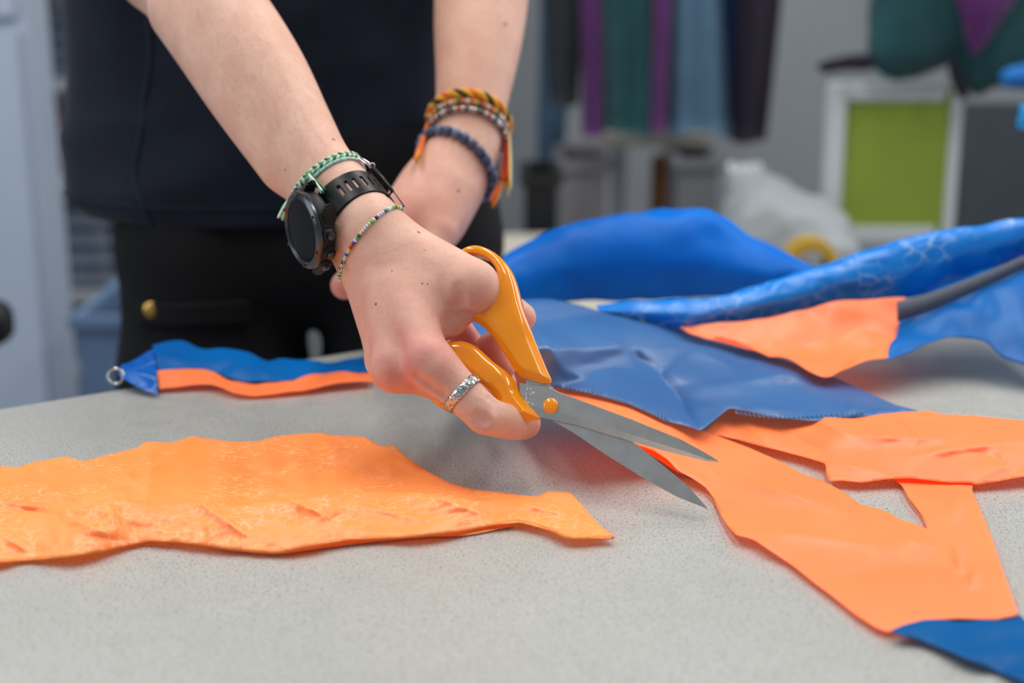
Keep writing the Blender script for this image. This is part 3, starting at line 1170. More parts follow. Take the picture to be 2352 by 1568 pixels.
Y_dg, Y_g, Y_c = yarn('dark_green_yarn', lin(48, 118, 84)), yarn('green_yarn', lin(110, 190, 128)), yarn('cream_yarn', lin(228, 232, 216))
pts, nor, nrm, c_ = ring_on([(692, 425), (745, 376), (790, 358)], W_A, W_AX, off=0.0016)
path, length = resample(smooth_ring(pts, 4), 420)
gb = braid('braided_bracelet', 'green and cream braided thread bracelet with tassels above the watch', path, 0.00098, 0.00125, 20, [Y_dg, Y_c, Y_g, Y_c], nst=4)
def near_pix(path, px, py, c):
    v = [q for q in path if ((q - c) @ (CAM - c)) > -0.2 * np.linalg.norm(q - c) * np.linalg.norm(CAM - c)]
    return min(v, key=lambda q: abs(scr(q)[0] - px) + abs(scr(q)[1] - py))
a1 = near_pix(path, 714, 396, c_)
D1 = (a1 - CAM) @ F_AX
tassel(gb, a1 + N_W * 0.002, P(741, 440, D1 - 0.020), 9, 0.0013, [Y_g, Y_dg, Y_c], 0.0007)
a2 = near_pix(path, 668, 448, c_)
D2 = (a2 - CAM) @ F_AX
tassel(gb, a2 + N_W * 0.001, P(646, 500, D2 - 0.004), 8, 0.0009, [Y_g, Y_c], 0.0008)
kn = bmesh.new()
bmesh.ops.create_icosphere(kn, subdivisions=2, radius=0.0022)
for v in kn.verts:
    v.co += Vector(a1 + N_W * 0.0015)
bm_obj('knot', kn, Y_g, gb, True)

# ---- ring on the index finger
i_ax = P(1116, 952, 0.811) - P(990, 832, 0.818)
i_ax /= np.linalg.norm(i_ax)
rc = P(1066, 900, 0.8125)
def hammered():
    m = mat('hammered_silver', lin(196, 196, 194), 0.24, metal=1.0)
    N, L = m.node_tree.nodes, m.node_tree.links
    v = N.new('ShaderNodeTexVoronoi')
    v.inputs['Scale'].default_value = 520
    tc = N.new('ShaderNodeTexCoord')
    L.new(tc.outputs['Object'], v.inputs['Vector'])
    bp = N.new('ShaderNodeBump')
    bp.inputs['Strength'].default_value = 0.7
    bp.inputs['Distance'].default_value = 0.0006
    L.new(v.outputs['Distance'], bp.inputs['Height'])
    L.new(bp.outputs[0], N['Principled BSDF'].inputs['Normal'])
    nz = N.new('ShaderNodeTexNoise')
    nz.inputs['Scale'].default_value = 900
    L.new(tc.outputs['Object'], nz.inputs['Vector'])
    r = N.new('ShaderNodeMapRange')
    r.inputs[1].default_value, r.inputs[2].default_value, r.inputs[3].default_value, r.inputs[4].default_value = 0.56, 0.68, 0.0, 1.0
    L.new(nz.outputs['Fac'], r.inputs[0])
    x = N.new('ShaderNodeMix')
    x.data_type = 'RGBA'
    x.inputs[6].default_value = lin(200, 200, 198)
    x.inputs[7].default_value = lin(70, 66, 62)
    L.new(r.outputs[0], x.inputs[0])
    L.new(x.outputs[2], N['Principled BSDF'].inputs['Base Color'])
    return m
pts, nor = BODY.wrap(rc, i_ax, CAM - rc, 72, 0.02)
pts = smooth_ring(pts, 8)
nor = (pts - rc) / np.linalg.norm(pts - rc, axis=1)[:, None]
prof = [(-0.0030, 0.0000), (-0.0030, 0.0008), (-0.0022, 0.0014), (0, 0.0017), (0.0022, 0.0014), (0.0030, 0.0008), (0.0030, 0.0000), (0, -0.0004)]
V = [p + i_ax * a + n_ * (b + 0.0003) for p, n_ in zip(pts, nor) for a, b in prof]
F = []
for i in range(72):
    j = (i + 1) % 72
    for k in range(8):
        l = (k + 1) % 8
        F.append((i * 8 + k, i * 8 + l, j * 8 + l, j * 8 + k))
o = mesh_obj('finger_ring', V, F, hammered())
tag(o, 'hammered silver band ring on the finger beside the scissors', 'ring')

# ---- watch
watch = empty('wristwatch', 'black sports watch with round face and slotted rubber strap', 'watch')
M_rubber = mat('black_rubber', lin(13, 14, 16), 0.38, spec=0.3, var=0.08, vscale=80)
M_case = mat('black_polymer', lin(18, 19, 21), 0.45, spec=0.3, var=0.1, vscale=400, bump=0.15, bscale=1500)
M_bezel = mat('gunmetal', lin(84, 85, 88), 0.25, metal=1.0, var=0.12, vscale=200)
M_glass = mat('dark_glass', lin(4, 4, 5), 0.12, spec=0.12)
ez = N_W - W_AX * (N_W @ W_AX)
ez /= np.linalg.norm(ez)
ey = W_AX
ex = np.cross(ey, ez)
q = BODY.hit(W_A + ez * 0.06, -ez, 0, 0.06, 800)
wc = q + ez * 0.0008                       # middle of the case back


def WL(x, y, z):
    return wc + x * ex + y * ey + z * ez


def lathe(name, prof, m, parent, seg=64, cx=0, cy=0):
    V, F = [], []
    for r, z in prof:
        for k in range(seg):
            t = 2 * math.pi * k / seg
            V.append(WL(cx + r * math.cos(t), cy + r * math.sin(t), z))
    for i in range(len(prof) - 1):
        for k in range(seg):
            l = (k + 1) % seg
            F.append((i * seg + k, i * seg + l, (i + 1) * seg + l, (i + 1) * seg + k))
    F.append(tuple(range(seg))[::-1])
    F.append(tuple((len(prof) - 1) * seg + k for k in range(seg)))
    bm = bmesh.new()
    vs = [bm.verts.new(tuple(v)) for v in V]
    for f in F:
        bm.faces.new([vs[i] for i in f])
    o = bm_obj(name, bm, m, parent, True)
    o.modifiers.new('edges', 'EDGE_SPLIT').split_angle = math.radians(35)
    return o


case = lathe('case', [(0.0190, 0.0), (0.0225, 0.002), (0.0235, 0.004), (0.0235, 0.0095), (0.0228, 0.0105)], M_case, watch)
bez = lathe('bezel', [(0.0236, 0.0102), (0.0240, 0.0108), (0.0238, 0.0122), (0.0222, 0.0136), (0.0205, 0.0140), (0.0196, 0.0134), (0.0192, 0.0124)], M_bezel, watch)
lathe('screen', [(0.0194, 0.0122), (0.0194, 0.0128), (0.0150, 0.0130), (0.0002, 0.0130)], M_glass, watch)
for k in range(6):
    t = math.radians(60 * k + 30)
    bm = bmesh.new()
    bmesh.ops.create_cone(bm, cap_ends=True, segments=16, radius1=0.0011, radius2=0.0009, depth=0.0008)
    Mx = Matrix((tuple(ex), tuple(ey), tuple(ez))).transposed()
    for v in bm.verts:
        v.co = Vector(WL(0.0217 * math.cos(t), 0.0217 * math.sin(t), 0.0141)) + Mx @ v.co
    bm_obj('screw', bm, M_bezel, bez)
for sx in (-1, 1):
    for sy in (-1, 1):
        bm = bmesh.new()
        ptsl = [(0.0140, 0.0112, 0.0098), (0.0260, 0.0105, 0.0078), (0.0285, 0.0105, 0.0040), (0.0255, 0.0105, 0.0010), (0.0160, 0.0112, 0.0010)]
        lo = [bm.verts.new(tuple(WL(sx * a, sy * (b + 0.0000), c))) for a, b, c in ptsl]
        hi = [bm.verts.new(tuple(WL(sx * a, sy * (b + 0.0062 - 0.0035 * (a > 0.02)), c - 0.001))) for a, b, c in ptsl]
        bm.faces.new(lo)
        bm.faces.new(hi[::-1])
        for i in range(5):
            bm.faces.new((lo[i], hi[i], hi[(i + 1) % 5], lo[(i + 1) % 5]))
        bmesh.ops.bevel(bm, geom=list(bm.edges), offset=0.0009, segments=2, affect='EDGES')
        bm_obj('lug', bm, M_case, watch)
for ang in (62, 90, 118, 242, 298):
    t = math.radians(ang)
    d = math.cos(t) * ex + math.sin(t) * ey
    c0 = WL(0, 0, 0.0062)
    o = mesh_obj('button', *tube([c0 + d * 0.0225, c0 + d * 0.0250, c0 + d * 0.0252, c0 + d * 0.0272, c0 + d * 0.0276], [0.0034, 0.0032, 0.0025, 0.0025, 0.0018], 16), M_bezel, watch)
    o.modifiers.new('edges', 'EDGE_SPLIT').split_angle = math.radians(35)
    ridge = tube([c0 + d * 0.0205, c0 + d * 0.0252], [0.0046, 0.0040], 16)
    mesh_obj('button_guard', *ridge, M_case, watch)
# strap: a band that follows the wrist, with a row of slots
n_t = 200
rad = []
ths = np.linspace(0, 2 * math.pi, n_t, endpoint=False)
for s_ in (-0.009, 0.0, 0.009):
    c0 = W_A + W_AX * s_
    pp, _ = BODY.wrap(c0, W_AX, ez, n_t, 0.06)
    rad.append(np.linalg.norm(pp - c0, axis=1))
rad = np.max(rad, 0)
for _ in range(30):
    rad = 0.5 * rad + 0.25 * (np.roll(rad, 1) + np.roll(rad, -1))
eb = np.cross(W_AX, ez)
nw = 21
V, keep = [], []
for i, th in enumerate(ths):
    a = min(th, 2 * math.pi - th)
    lift = max(0, 1 - a / math.radians(75))
    d = math.cos(th) * ez + math.sin(th) * eb
    r = rad[i] + 0.0012 + 0.0050 * lift ** 1.5
    w_ = 0.0118 - 0.0012 * min(1, a / 2.0)
    for j in range(nw):
        V.append(W_A + W_AX * (w_ * (2 * j / (nw - 1) - 1)) + d * r)
F = []
circ = np.cumsum(np.r_[0, rad[:-1] * 2 * math.pi / n_t])
half = int(n_t / 2)
upside = 1 if (eb @ cam_vec(0.2, 0.7, 0.6)) > 0 else -1
for i in range(n_t):
    th = ths[i] if ths[i] < math.pi else ths[i] - 2 * math.pi
    a = abs(th)
    if a < math.radians(38):
        continue
    arc = (a - math.radians(62)) * 0.029
    k_ = arc / 0.0052
    slot_row = (a > math.radians(62)) and (k_ % 1.0) < 0.36 and k_ < 7
    for j in range(nw - 1):
        if slot_row and 6 <= j <= 13:
            continue
        i2 = (i + 1) % n_t
        F.append((i * nw + j, i * nw + j + 1, i2 * nw + j + 1, i2 * nw + j))
st = mesh_obj('strap', V, F, M_rubber, watch)
md = st.modifiers.new('thickness', 'SOLIDIFY')
md.thickness = 0.0026
md.offset = 1.0
md.use_even_offset = True
bv = st.modifiers.new('bevel', 'BEVEL')
bv.width = 0.0005
bv.segments = 2
bv.limit_method = 'ANGLE'
# keeper loop and steel buckle on the far side of the strap
for ang_, wid, m_, nm, up_ in ((upside * 118, 0.0030, M_rubber, 'strap_keeper', 0.0046), (upside * 150, 0.0016, M_bezel, 'buckle', 0.0050)):
    th = math.radians(ang_)
    i = int(round((th % (2 * math.pi)) / (2 * math.pi) * n_t)) % n_t
    d = math.cos(th) * ez + math.sin(th) * eb
    tg = np.cross(W_AX, d)
    c0 = W_A + d * (rad[i] + 0.0006)
    loop = [c0 + W_AX * a + d * b for a, b in ((-0.0125, 0.0), (-0.0125, up_), (0.0, up_ + 0.0006), (0.0125, up_), (0.0125, 0.0), (0, 0.0002))]
    mesh_obj(nm, *tube(loop, wid * 0.55, 8, closed=True, flat=0.5, flat_dir=d), m_, watch)

# ---- bracelets on the other wrist
L_A = P(1074, 300, 1.084)
L_AX = P(1068, 335, 1.080) - P(1079, 262, 1.088)
L_AX /= np.linalg.norm(L_AX)
Y_o, Y_y, Y_r, Y_k = yarn('orange_yarn', lin(226, 108, 34)), yarn('yellow_yarn', lin(232, 176, 50)), yarn('red_yarn', lin(176, 46, 26)), yarn('brown_yarn', lin(70, 52, 38))


def tilt_ring(px, py, tilt, extra, n):
    """path round the left wrist in a plane tipped towards the lens"""
    A = BODY.pix(px, py)
    c = L_A + L_AX * ((A - L_A) @ L_AX)
    nrm = L_AX * math.cos(tilt) + tilt_dir * math.sin(tilt)
    pts, nor = BODY.wrap(c, nrm, CAM - c, 120, 0.07)
    pts = smooth_ring(pts, 6)
    d = pts - c
    pts = pts + d / np.linalg.norm(d, axis=1)[:, None] * extra
    return resample(pts, n)[0], c


tilt_dir = (CAM - L_A) / np.linalg.norm(CAM - L_A)
tilt_dir -= L_AX * (tilt_dir @ L_AX)
tilt_dir /= np.linalg.norm(tilt_dir)
path, c_ = tilt_ring(1076, 245, 0.30, 0.0035, 300)
ob = braid('cord_bracelet', 'orange and yellow twisted cord bracelet, topmost on the other wrist', path, 0.0021, 0.0020, 9, [Y_o, Y_y, Y_k, Y_y], nst=4, rope=True)
for s in ob.children:
    pass
la, ra = min(path, key=lambda q: scr(q)[0]), max(path, key=lambda q: scr(q)[0])
dl, dr = (la - CAM) @ F_AX, (ra - CAM) @ F_AX
tassel(ob, la, P(957, 372, 1.036), 7, 0.0016, [Y_y, Y_o], 0.0011)
tassel(ob, ra, P(1168, 436, dr - 0.02), 6, 0.0018, [Y_y, Y_y, yarn('pale_yarn', lin(206, 200, 170))], 0.0011)
tassel(ob, ra, P(1153, 418, dr - 0.02), 4, 0.0015, [Y_o, Y_r], 0.0011)
tassel(ob, P(1153, 418, dr - 0.02), P(1126, 466, dr - 0.025), 5, 0.0015, [Y_o, Y_y], 0.0011)
path, c_ = tilt_ring(1076, 262, 0.30, 0.0030, 60)
mx_me = {k: bead_mesh('chunky_bead_' + k, 0.0024, 0.0030, m) for k, m in
         (('silver', M_silver), ('orange', gloss('orange_glass', lin(224, 112, 60))), ('pearl', gloss('pearl', lin(214, 206, 190))), ('gold', gloss('gold_glass', lin(206, 170, 70))), ('olive', gloss('olive_glass', lin(104, 100, 70))))}
cb = empty('mixed_bead_bracelet', 'orange, pearl and olive bead bracelet just below the twisted cord bracelet', 'bracelet')
oseq = ['orange', 'pearl', 'orange', 'olive', 'gold', 'pearl', 'orange', 'silver', 'pearl', 'olive', 'gold']
place_beads(cb, path, mx_me, lambda i: oseq[i % 11])
path, c_ = tilt_ring(1076, 279, 0.30, 0.0028, 64)
sb_ = empty('silver_bracelet', 'dull silver bead bracelet between the mixed beads and the blue beads', 'bracelet')
sme = {'a': bead_mesh('round_silver_bead', 0.0022, 0.0029, M_silver), 'b': bead_mesh('dark_silver_bead', 0.0020, 0.0029, mat('tarnished_silver', lin(120, 116, 104), 0.35, metal=1.0)), 'c': bead_mesh('rust_bead', 0.0022, 0.0029, gloss('rust_glass', lin(190, 96, 66)))}
place_beads(sb_, path, sme, lambda i: 'abacabba'[i % 8])
path, c_ = tilt_ring(1060, 345, 0.05, 0.0045, 30)
nrm_b = L_AX + cam_vec(-0.55, 0.0, 0.5)
nrm_b /= np.linalg.norm(nrm_b)
c_ = P(1052, 372, 1.070)
pts, nor = BODY.wrap(c_, nrm_b, CAM - c_, 120, 0.07)
pts = smooth_ring(pts, 12)
d = pts - c_
path = resample(pts + d / np.linalg.norm(d, axis=1)[:, None] * 0.003, 27)[0]
bb = empty('blue_bead_bracelet', 'bracelet of round slate blue stone beads nearest the hand', 'bracelet')
M_slate = mat('slate_stone', lin(58, 74, 108), 0.28, spec=0.6, var=0.35, vscale=300)
bme = {'a': bead_mesh('stone_bead', 0.0040, 0.0066, M_slate, 14), 'b': bead_mesh('pale_stone_bead', 0.0039, 0.0062, mat('pale_slate_stone', lin(92, 108, 138), 0.3, spec=0.6, var=0.3, vscale=300), 14)}
place_beads(bb, path, bme, lambda i: 'aabab'[i % 5])
# ================================================================ fabrics
def nylon(name, c, c2, rough=0.45, trans=0.3, see=0.0, gl=0.06, crackle=0.0, crackle_col=None, cscale=90.0, wrinkle=0.4, wscale=45.0, stretch=(1, 1, 1), patch=(0.4, 0.6), lw=0.05, boost=1.0, thru=0.32):
    """thin dyed nylon: light scatters off it and through it, with a faint gloss; boost > 1 for fluorescent dye"""
    m = bpy.data.materials.new(name)
    m.use_nodes = True
    N, L = m.node_tree.nodes, m.node_tree.links
    N.remove(N['Principled BSDF'])
    tc = N.new('ShaderNodeTexCoord')
    mp = N.new('ShaderNodeMapping')
    mp.inputs['Scale'].default_value = stretch
    L.new(tc.outputs['Object'], mp.inputs['Vector'])

    def noise_(scale, detail, vec):
        n = N.new('ShaderNodeTexNoise')
        n.inputs['Scale'].default_value = scale
        n.inputs['Detail'].default_value = detail
        L.new(vec, n.inputs['Vector'])
        return n

    def rg(sock, a, b_, c_, d):
        r = N.new('ShaderNodeMapRange')
        for i, v in enumerate((a, b_, c_, d)):
            r.inputs[i + 1].default_value = v
        L.new(sock, r.inputs[0])
        return r.outputs[0]
    x = N.new('ShaderNodeMix')
    x.data_type = 'RGBA'
    x.inputs[6].default_value = tuple(v * boost for v in c[:3]) + (1,)
    x.inputs[7].default_value = tuple(v * boost for v in c2[:3]) + (1,)
    L.new(rg(noise_(14, 3, tc.outputs['Object']).outputs['Fac'], 0.35, 0.65, 0, 1), x.inputs[0])
    src = x.outputs[2]
    n1 = noise_(wscale, 2.5, mp.outputs[0])
    ab = N.new('ShaderNodeMath')                 # creases: folded noise
    ab.operation = 'SUBTRACT'
    ab.inputs[1].default_value = 0.5
    L.new(n1.outputs['Fac'], ab.inputs[0])
    ab2 = N.new('ShaderNodeMath')
    ab2.operation = 'ABSOLUTE'
    L.new(ab.outputs[0], ab2.inputs[0])
    fw = noise_(1500, 1, tc.outputs['Object'])
    ml = N.new('ShaderNodeMath')
    ml.operation = 'MULTIPLY_ADD'
    ml.inputs[1].default_value = 0.012
    L.new(fw.outputs['Fac'], ml.inputs[0])
    L.new(ab2.outputs[0], ml.inputs[2])
    bp = N.new('ShaderNodeBump')
    bp.inputs['Strength'].default_value = wrinkle
    bp.inputs['Distance'].default_value = 0.010
    L.new(ml.outputs[0], bp.inputs['Height'])
    if crackle:
        ns = noise_(cscale * 0.5, 2, tc.outputs['Object'])
        dv = N.new('ShaderNodeMix')
        dv.data_type = 'VECTOR'
        dv.inputs[0].default_value = 0.022
        L.new(mp.outputs[0], dv.inputs[4])
        L.new(ns.outputs['Color'], dv.inputs[5])
        vo = N.new('ShaderNodeTexVoronoi')
        vo.feature = 'DISTANCE_TO_EDGE'
        vo.inputs['Scale'].default_value = cscale
        L.new(dv.outputs[1], vo.inputs['Vector'])
        pn = noise_(22, 3, tc.outputs['Object'])
        mu = N.new('ShaderNodeMath')
        mu.operation = 'MULTIPLY'
        L.new(rg(vo.outputs['Distance'], 0.0, lw, 1.0, 0.0), mu.inputs[0])
        L.new(rg(pn.outputs['Fac'], patch[0], patch[1], 0.0, crackle), mu.inputs[1])
        y = N.new('ShaderNodeMix')
        y.data_type = 'RGBA'
        y.inputs[7].default_value = crackle_col
        L.new(mu.outputs[0], y.inputs[0])
        L.new(src, y.inputs[6])
        src = y.outputs[2]

    def mixs(f, a, b_):
        ms = N.new('ShaderNodeMixShader')
        ms.inputs[0].default_value = f
        L.new(a, ms.inputs[1])
        L.new(b_, ms.inputs[2])
        return ms.outputs[0]
    df = N.new('ShaderNodeBsdfDiffuse')
    tr = N.new('ShaderNodeBsdfTranslucent')
    gs = N.new('ShaderNodeBsdfGlossy')
    gs.inputs['Roughness'].default_value = rough
    gs.inputs['Color'].default_value = (0.9, 0.95, 1, 1)
    L.new(src, df.inputs[0])
    lt = N.new('ShaderNodeMix')                  # light that comes through is less saturated than the dyed face
    lt.data_type = 'RGBA'
    lt.inputs[0].default_value = thru
    lt.inputs[7].default_value = (1, 0.8, 0.6, 1) if boost > 1 else (0.5, 0.75, 1, 1)
    L.new(src, lt.inputs[6])
    L.new(lt.outputs[2], tr.inputs[0])
    for nd in (df, tr, gs):
        L.new(bp.outputs[0], nd.inputs['Normal'])
    last = mixs(trans, df.outputs[0], tr.outputs[0])
    last = mixs(gl, last, gs.outputs[0])
    if see:
        last = mixs(see, last, N.new('ShaderNodeBsdfTransparent').outputs[0])
    L.new(last, N['Material Output'].inputs[0])
    return m


FL = 1.4
M_of = nylon('orange_ripstop', (0.98, 0.40, 0.095), (1.0, 0.44, 0.12), 0.45, 0.48, crackle=0.8, crackle_col=(1.4, 0.95, 0.50, 1), cscale=115, wrinkle=0.22, wscale=20, stretch=(1.0, 1.6, 1.0), patch=(0.44, 0.56), lw=0.05, boost=FL)
M_oh = mat('orange_piping', lin(255, 136, 52), 0.5, var=0.04)
M_on = nylon('orange_nylon', (0.98, 0.30, 0.085), (1.0, 0.33, 0.10), 0.45, 0.48, wrinkle=0.15, wscale=11, boost=FL)
M_bn = nylon('blue_nylon', lin(0, 108, 192), lin(4, 118, 202), 0.4, 0.22, gl=0.03, wrinkle=0.12, wscale=14)
M_bs = nylon('sheer_blue_nylon', lin(6, 104, 180), lin(14, 116, 190), 0.45, 0.22, see=0.27, gl=0.13, wrinkle=0.13, wscale=16)
M_bg = nylon('coated_blue_nylon', lin(0, 132, 232), lin(4, 142, 240), 0.34, 0.14, gl=0.05, crackle=0.7, crackle_col=lin(190, 222, 250), cscale=70, wrinkle=0.25, wscale=22, patch=(0.5, 0.62), lw=0.06, stretch=(1.0, 1.0, 1.5))
M_bm = nylon('bright_blue_nylon', lin(0, 122, 226), lin(0, 134, 240), 0.45, 0.30, gl=0.02, wrinkle=0.12, wscale=10)
M_cuff = nylon('deep_blue_nylon', lin(0, 88, 152), lin(2, 96, 162), 0.45, 0.15, gl=0.02, wrinkle=0.12, wscale=14)
M_strap = mat('grey_webbing', lin(84, 92, 106), 0.7, var=0.08, vscale=200, bump=0.3, bscale=900)


def ridge_z(px, py, folds):
    """pinched creases: sharp along the crest, fading out at both ends"""
    z = 0.0
    for x0, y0, x1, y1, h, w_ in folds:
        ex_, ey_ = x1 - x0, y1 - y0
        t = ((px - x0) * ex_ + (py - y0) * ey_) / (ex_ * ex_ + ey_ * ey_)
        if t <= -0.15 or t >= 1.15:
            continue
        d = math.hypot(px - x0 - t * ex_, (py - y0 - t * ey_) * 1.7)
        w2 = w_ * (1.2 if h < 0 else 1.0)
        z += h * math.exp(-math.sqrt(d * d + 9.0) / w2) * math.sin(math.pi * (t + 0.15) / 1.3) ** 1.2
    return z


def fabric(name, outline, zfun, step, m, parent=None, thick=0.00035, sm=True, close=6):
    """sheet lying on the table: outline traced in the photo, every point at its own height over the table"""
    oln = []
    k = len(outline)
    for i in range(k):
        a, b = np.array(outline[i], float), np.array(outline[(i + 1) % k], float)
        n = max(1, int(np.linalg.norm(b - a) / step))
        for j in range(n):
            oln.append(a + (b - a) * j / n)
    oln = np.array(oln)
    if sm:
        oln = 0.6 * oln + 0.2 * (np.roll(oln, 1, 0) + np.roll(oln, -1, 0))
    lo, hi = oln.min(0), oln.max(0)
    gx, gy = np.meshgrid(np.arange(lo[0], hi[0], step), np.arange(lo[1], hi[1], step * 0.8))
    gx = gx + (np.arange(gx.shape[0]) % 2)[:, None] * step * 0.5
    d = poly_dist(gx, gy, oln)
    ins = np.stack([gx[d < -step * 0.5], gy[d < -step * 0.5]], 1)
    pts = [Vector(p) for p in np.vstack([oln, ins])]
    n = len(oln)
    res = delaunay_2d_cdt(pts, [], [list(range(n))], 1, 1e-5)
    vs, fs = res[0], res[2]
    V = [T(v[0], v[1], zfun(v[0], v[1])) for v in vs]
    o = mesh_obj(name, V, fs, m, parent)
    me = o.data
    if me.polygons and sum(p.normal.z for p in me.polygons) < 0:
        me.flip_normals()
    md = o.modifiers.new('thickness', 'SOLIDIFY')
    md.thickness = thick
    md.offset = 0
    return o


def nz2(px, py, s, seed=0.0):
    return noise.noise(Vector((px / s, py / s * 1.7, seed)))


# ---- orange offcut in front
oc = empty('fabric_offcut', 'crinkled orange ripstop offcut with piped hem lying on its own in front', 'fabric')
offcut = [(-160, 1085), (-60, 1068), (0, 1071), (43, 1073), (74, 1062), (154, 1048), (191, 1060), (259, 1042), (314, 1029), (336, 1014), (395, 1017), (441, 1002), (490, 1009), (536, 1015), (592, 1013),
          (647, 1000), (734, 994), (760, 1000), (835, 1003), (875, 1025), (906, 1023), (931, 1048), (986, 1085), (1036, 1110), (1085, 1123), (1171, 1134), (1233, 1141), (1258, 1129), (1310, 1131),
          (1338, 1162), (1375, 1205), (1410, 1231), (1404, 1236), (1313, 1236), (1264, 1217), (1196, 1199), (1140, 1204), (1048, 1220), (925, 1233), (801, 1239), (740, 1249), (678, 1260), (629, 1268),
          (524, 1259), (432, 1246), (345, 1242), (270, 1256), (185, 1273), (90, 1284), (0, 1290), (-80, 1294), (-160, 1296)]
ridge_line = np.array([(-160, 1150), (0, 1145), (140, 1172), (280, 1145), (345, 1158), (440, 1153), (560, 1160), (680, 1146), (800, 1132), (950, 1130), (1090, 1150), (1250, 1150), (1420, 1200)], float)
hem_line = np.array([(-160, 1296), (0, 1290), (185, 1273), (345, 1242), (432, 1246), (524, 1259), (629, 1268), (678, 1260), (801, 1239), (925, 1233), (1048, 1220), (1140, 1204), (1196, 1199), (1264, 1217), (1313, 1236), (1410, 1234)], float)
top_line = np.array([(-160, 1085), (0, 1071), (154, 1048), (336, 1014), (536, 1012), (734, 994), (875, 1020), (986, 1085), (1085, 1123), (1233, 1140), (1310, 1131), (1410, 1230)], float)
oc_folds = [(460, 1156, 570, 1232, 0.0045, 13), (335, 1145, 350, 1020, 0.004, 20), (430, 1030, 700, 1125, -0.004, 20), (670, 1150, 750, 1185, 0.004, 12), (480, 1200, 485, 1240, 0.003, 8),
            (0, 1165, 130, 1178, -0.004, 14), (60, 1105, 220, 1160, 0.004, 16), (0, 1225, 70, 1270, 0.004, 12), (195, 1065, 30, 1100, -0.004, 14), (900, 1050, 1060, 1130, 0.004, 18),
            (560, 1128, 760, 1135, 0.003, 10), (620, 1040, 860, 1080, -0.004, 26), (1180, 1150, 1330, 1190, 0.005, 18), (700, 1165, 660, 1200, -0.003, 10), (250, 1160, 270, 1230, 0.003, 14),
            (820, 1160, 1000, 1200, 0.003, 12), (150, 1190, 260, 1230, 0.003, 12), (240, 1050, 330, 1120, 0.004, 18), (740, 1000, 780, 1060, 0.003, 16), (1000, 1140, 1120, 1185, 0.003, 12)]


def offcut_z(px, py):
    r = np.interp(px, ridge_line[:, 0], ridge_line[:, 1])
    h = np.interp(px, hem_line[:, 0], hem_line[:, 1])
    t = np.interp(px, top_line[:, 0], top_line[:, 1])
    taper = min(1, max(0.25, (1420 - px) / 500))
    zr = 0.019 * taper * (0.8 + 0.35 * nz2(px, 0, 160, 4.0))
    hem = 0.0030 + 0.0035 * (0.5 + nz2(px, 7, 130, 9.0))
    hem = max(hem, 0.0012)
    if py > r:
        u = (h - py) / max(h - r, 1)
        z = hem + (zr - hem) * max(u, 0) ** 0.9
    else:
        u = (py - t) / max(r - t, 1)
        z = 0.0035 + (zr * 0.55 - 0.0035) * max(u, 0) ** 1.2 + 0.002 * nz2(px, 5, 60, 2)
    z += 0.75 * ridge_z(px, py, oc_folds)
    z += 0.0012 * nz2(px, py, 90, 1.0) + 0.0004 * nz2(px, py, 30, 3.0) + 0.0012 * (0.2 - abs(nz2(px + py, py * 1.3, 60, 6.0)))
    return max(z, 0.0008)


fabric('panel', offcut, offcut_z, 6, M_of, oc)
pip = [T(x, y - 1, offcut_z(x, y) - 0.0004) for x, y in catmull(hem_line, 160)]
mesh_obj('hem_piping', *tube(pip, 0.0011, 8), M_oh, oc)
under = [(450, 1240), (560, 1252), (629, 1262), (700, 1250), (801, 1233), (925, 1227), (1048, 1212), (1160, 1198), (1185, 1206), (1100, 1224), (1060, 1230), (980, 1232), (860, 1243), (740, 1258), (660, 1270), (620, 1272), (520, 1263)]
fabric('hem_facing', under, lambda x, y: 0.0012, 10, M_of, oc)

# ---- the garment that is being cut
gm = empty('cut_garment', 'large blue and orange nylon garment spread out and being cut up', 'garment')
leg = [(1165, 838), (1255, 868), (1330, 880), (1420, 905), (1500, 930), (1570, 955), (1610, 988), (1650, 1002), (1720, 1028), (1770, 1050), (1800, 1064), (1845, 1090), (1890, 1104), (1935, 1128), (1975, 1158), (2030, 1172), (2078, 1197),
       (2110, 1205), (2132, 1217), (2116, 1180), (2100, 1160), (2085, 1140), (2070, 1112), (2046, 1098), (2090, 1094), (2150, 1098), (2200, 1104), (2236, 1105), (2232, 1125), (2252, 1170), (2280, 1240),
       (2300, 1300), (2325, 1370), (2340, 1412), (2290, 1422), (2200, 1420), (2120, 1424), (2070, 1440), (2040, 1452), (2010, 1440), (1960, 1408), (1920, 1375), (1870, 1338), (1820, 1298), (1770, 1265), (1730, 1238),
       (1690, 1228), (1672, 1208), (1655, 1182), (1640, 1145), (1620, 1118), (1590, 1098), (1556, 1080), (1535, 1056), (1500, 1034), (1440, 1014), (1370, 1000), (1310, 984), (1268, 963), (1240, 930), (1185, 895)]
leg_folds = [(1700, 1100, 1960, 1180, 0.006, 36), (2195, 1240, 2210, 1310, 0.005, 14), (2240, 1300, 2235, 1350, 0.004, 10), (1760, 1220, 2080, 1260, 0.004, 40), (1900, 1330, 2100, 1300, -0.003, 40), (2200, 1120, 2190, 1200, 0.004, 22),
             (1560, 1010, 1680, 1120, 0.004, 26), (2060, 1230, 2150, 1260, 0.004, 26)]


def leg_z(px, py):
    up = max(0.0, min(1.0, (1650 - px) / 290))
    up = up * up * (3 - 2 * up)
    z = 0.0035 + 0.028 * up
    z += 0.003 * max(0, nz2(px, py, 200, 11.0)) + 0.0008 * nz2(px, py, 80, 12.0) + 0.8 * ridge_z(px, py, leg_folds)
    return max(z, 0.001)


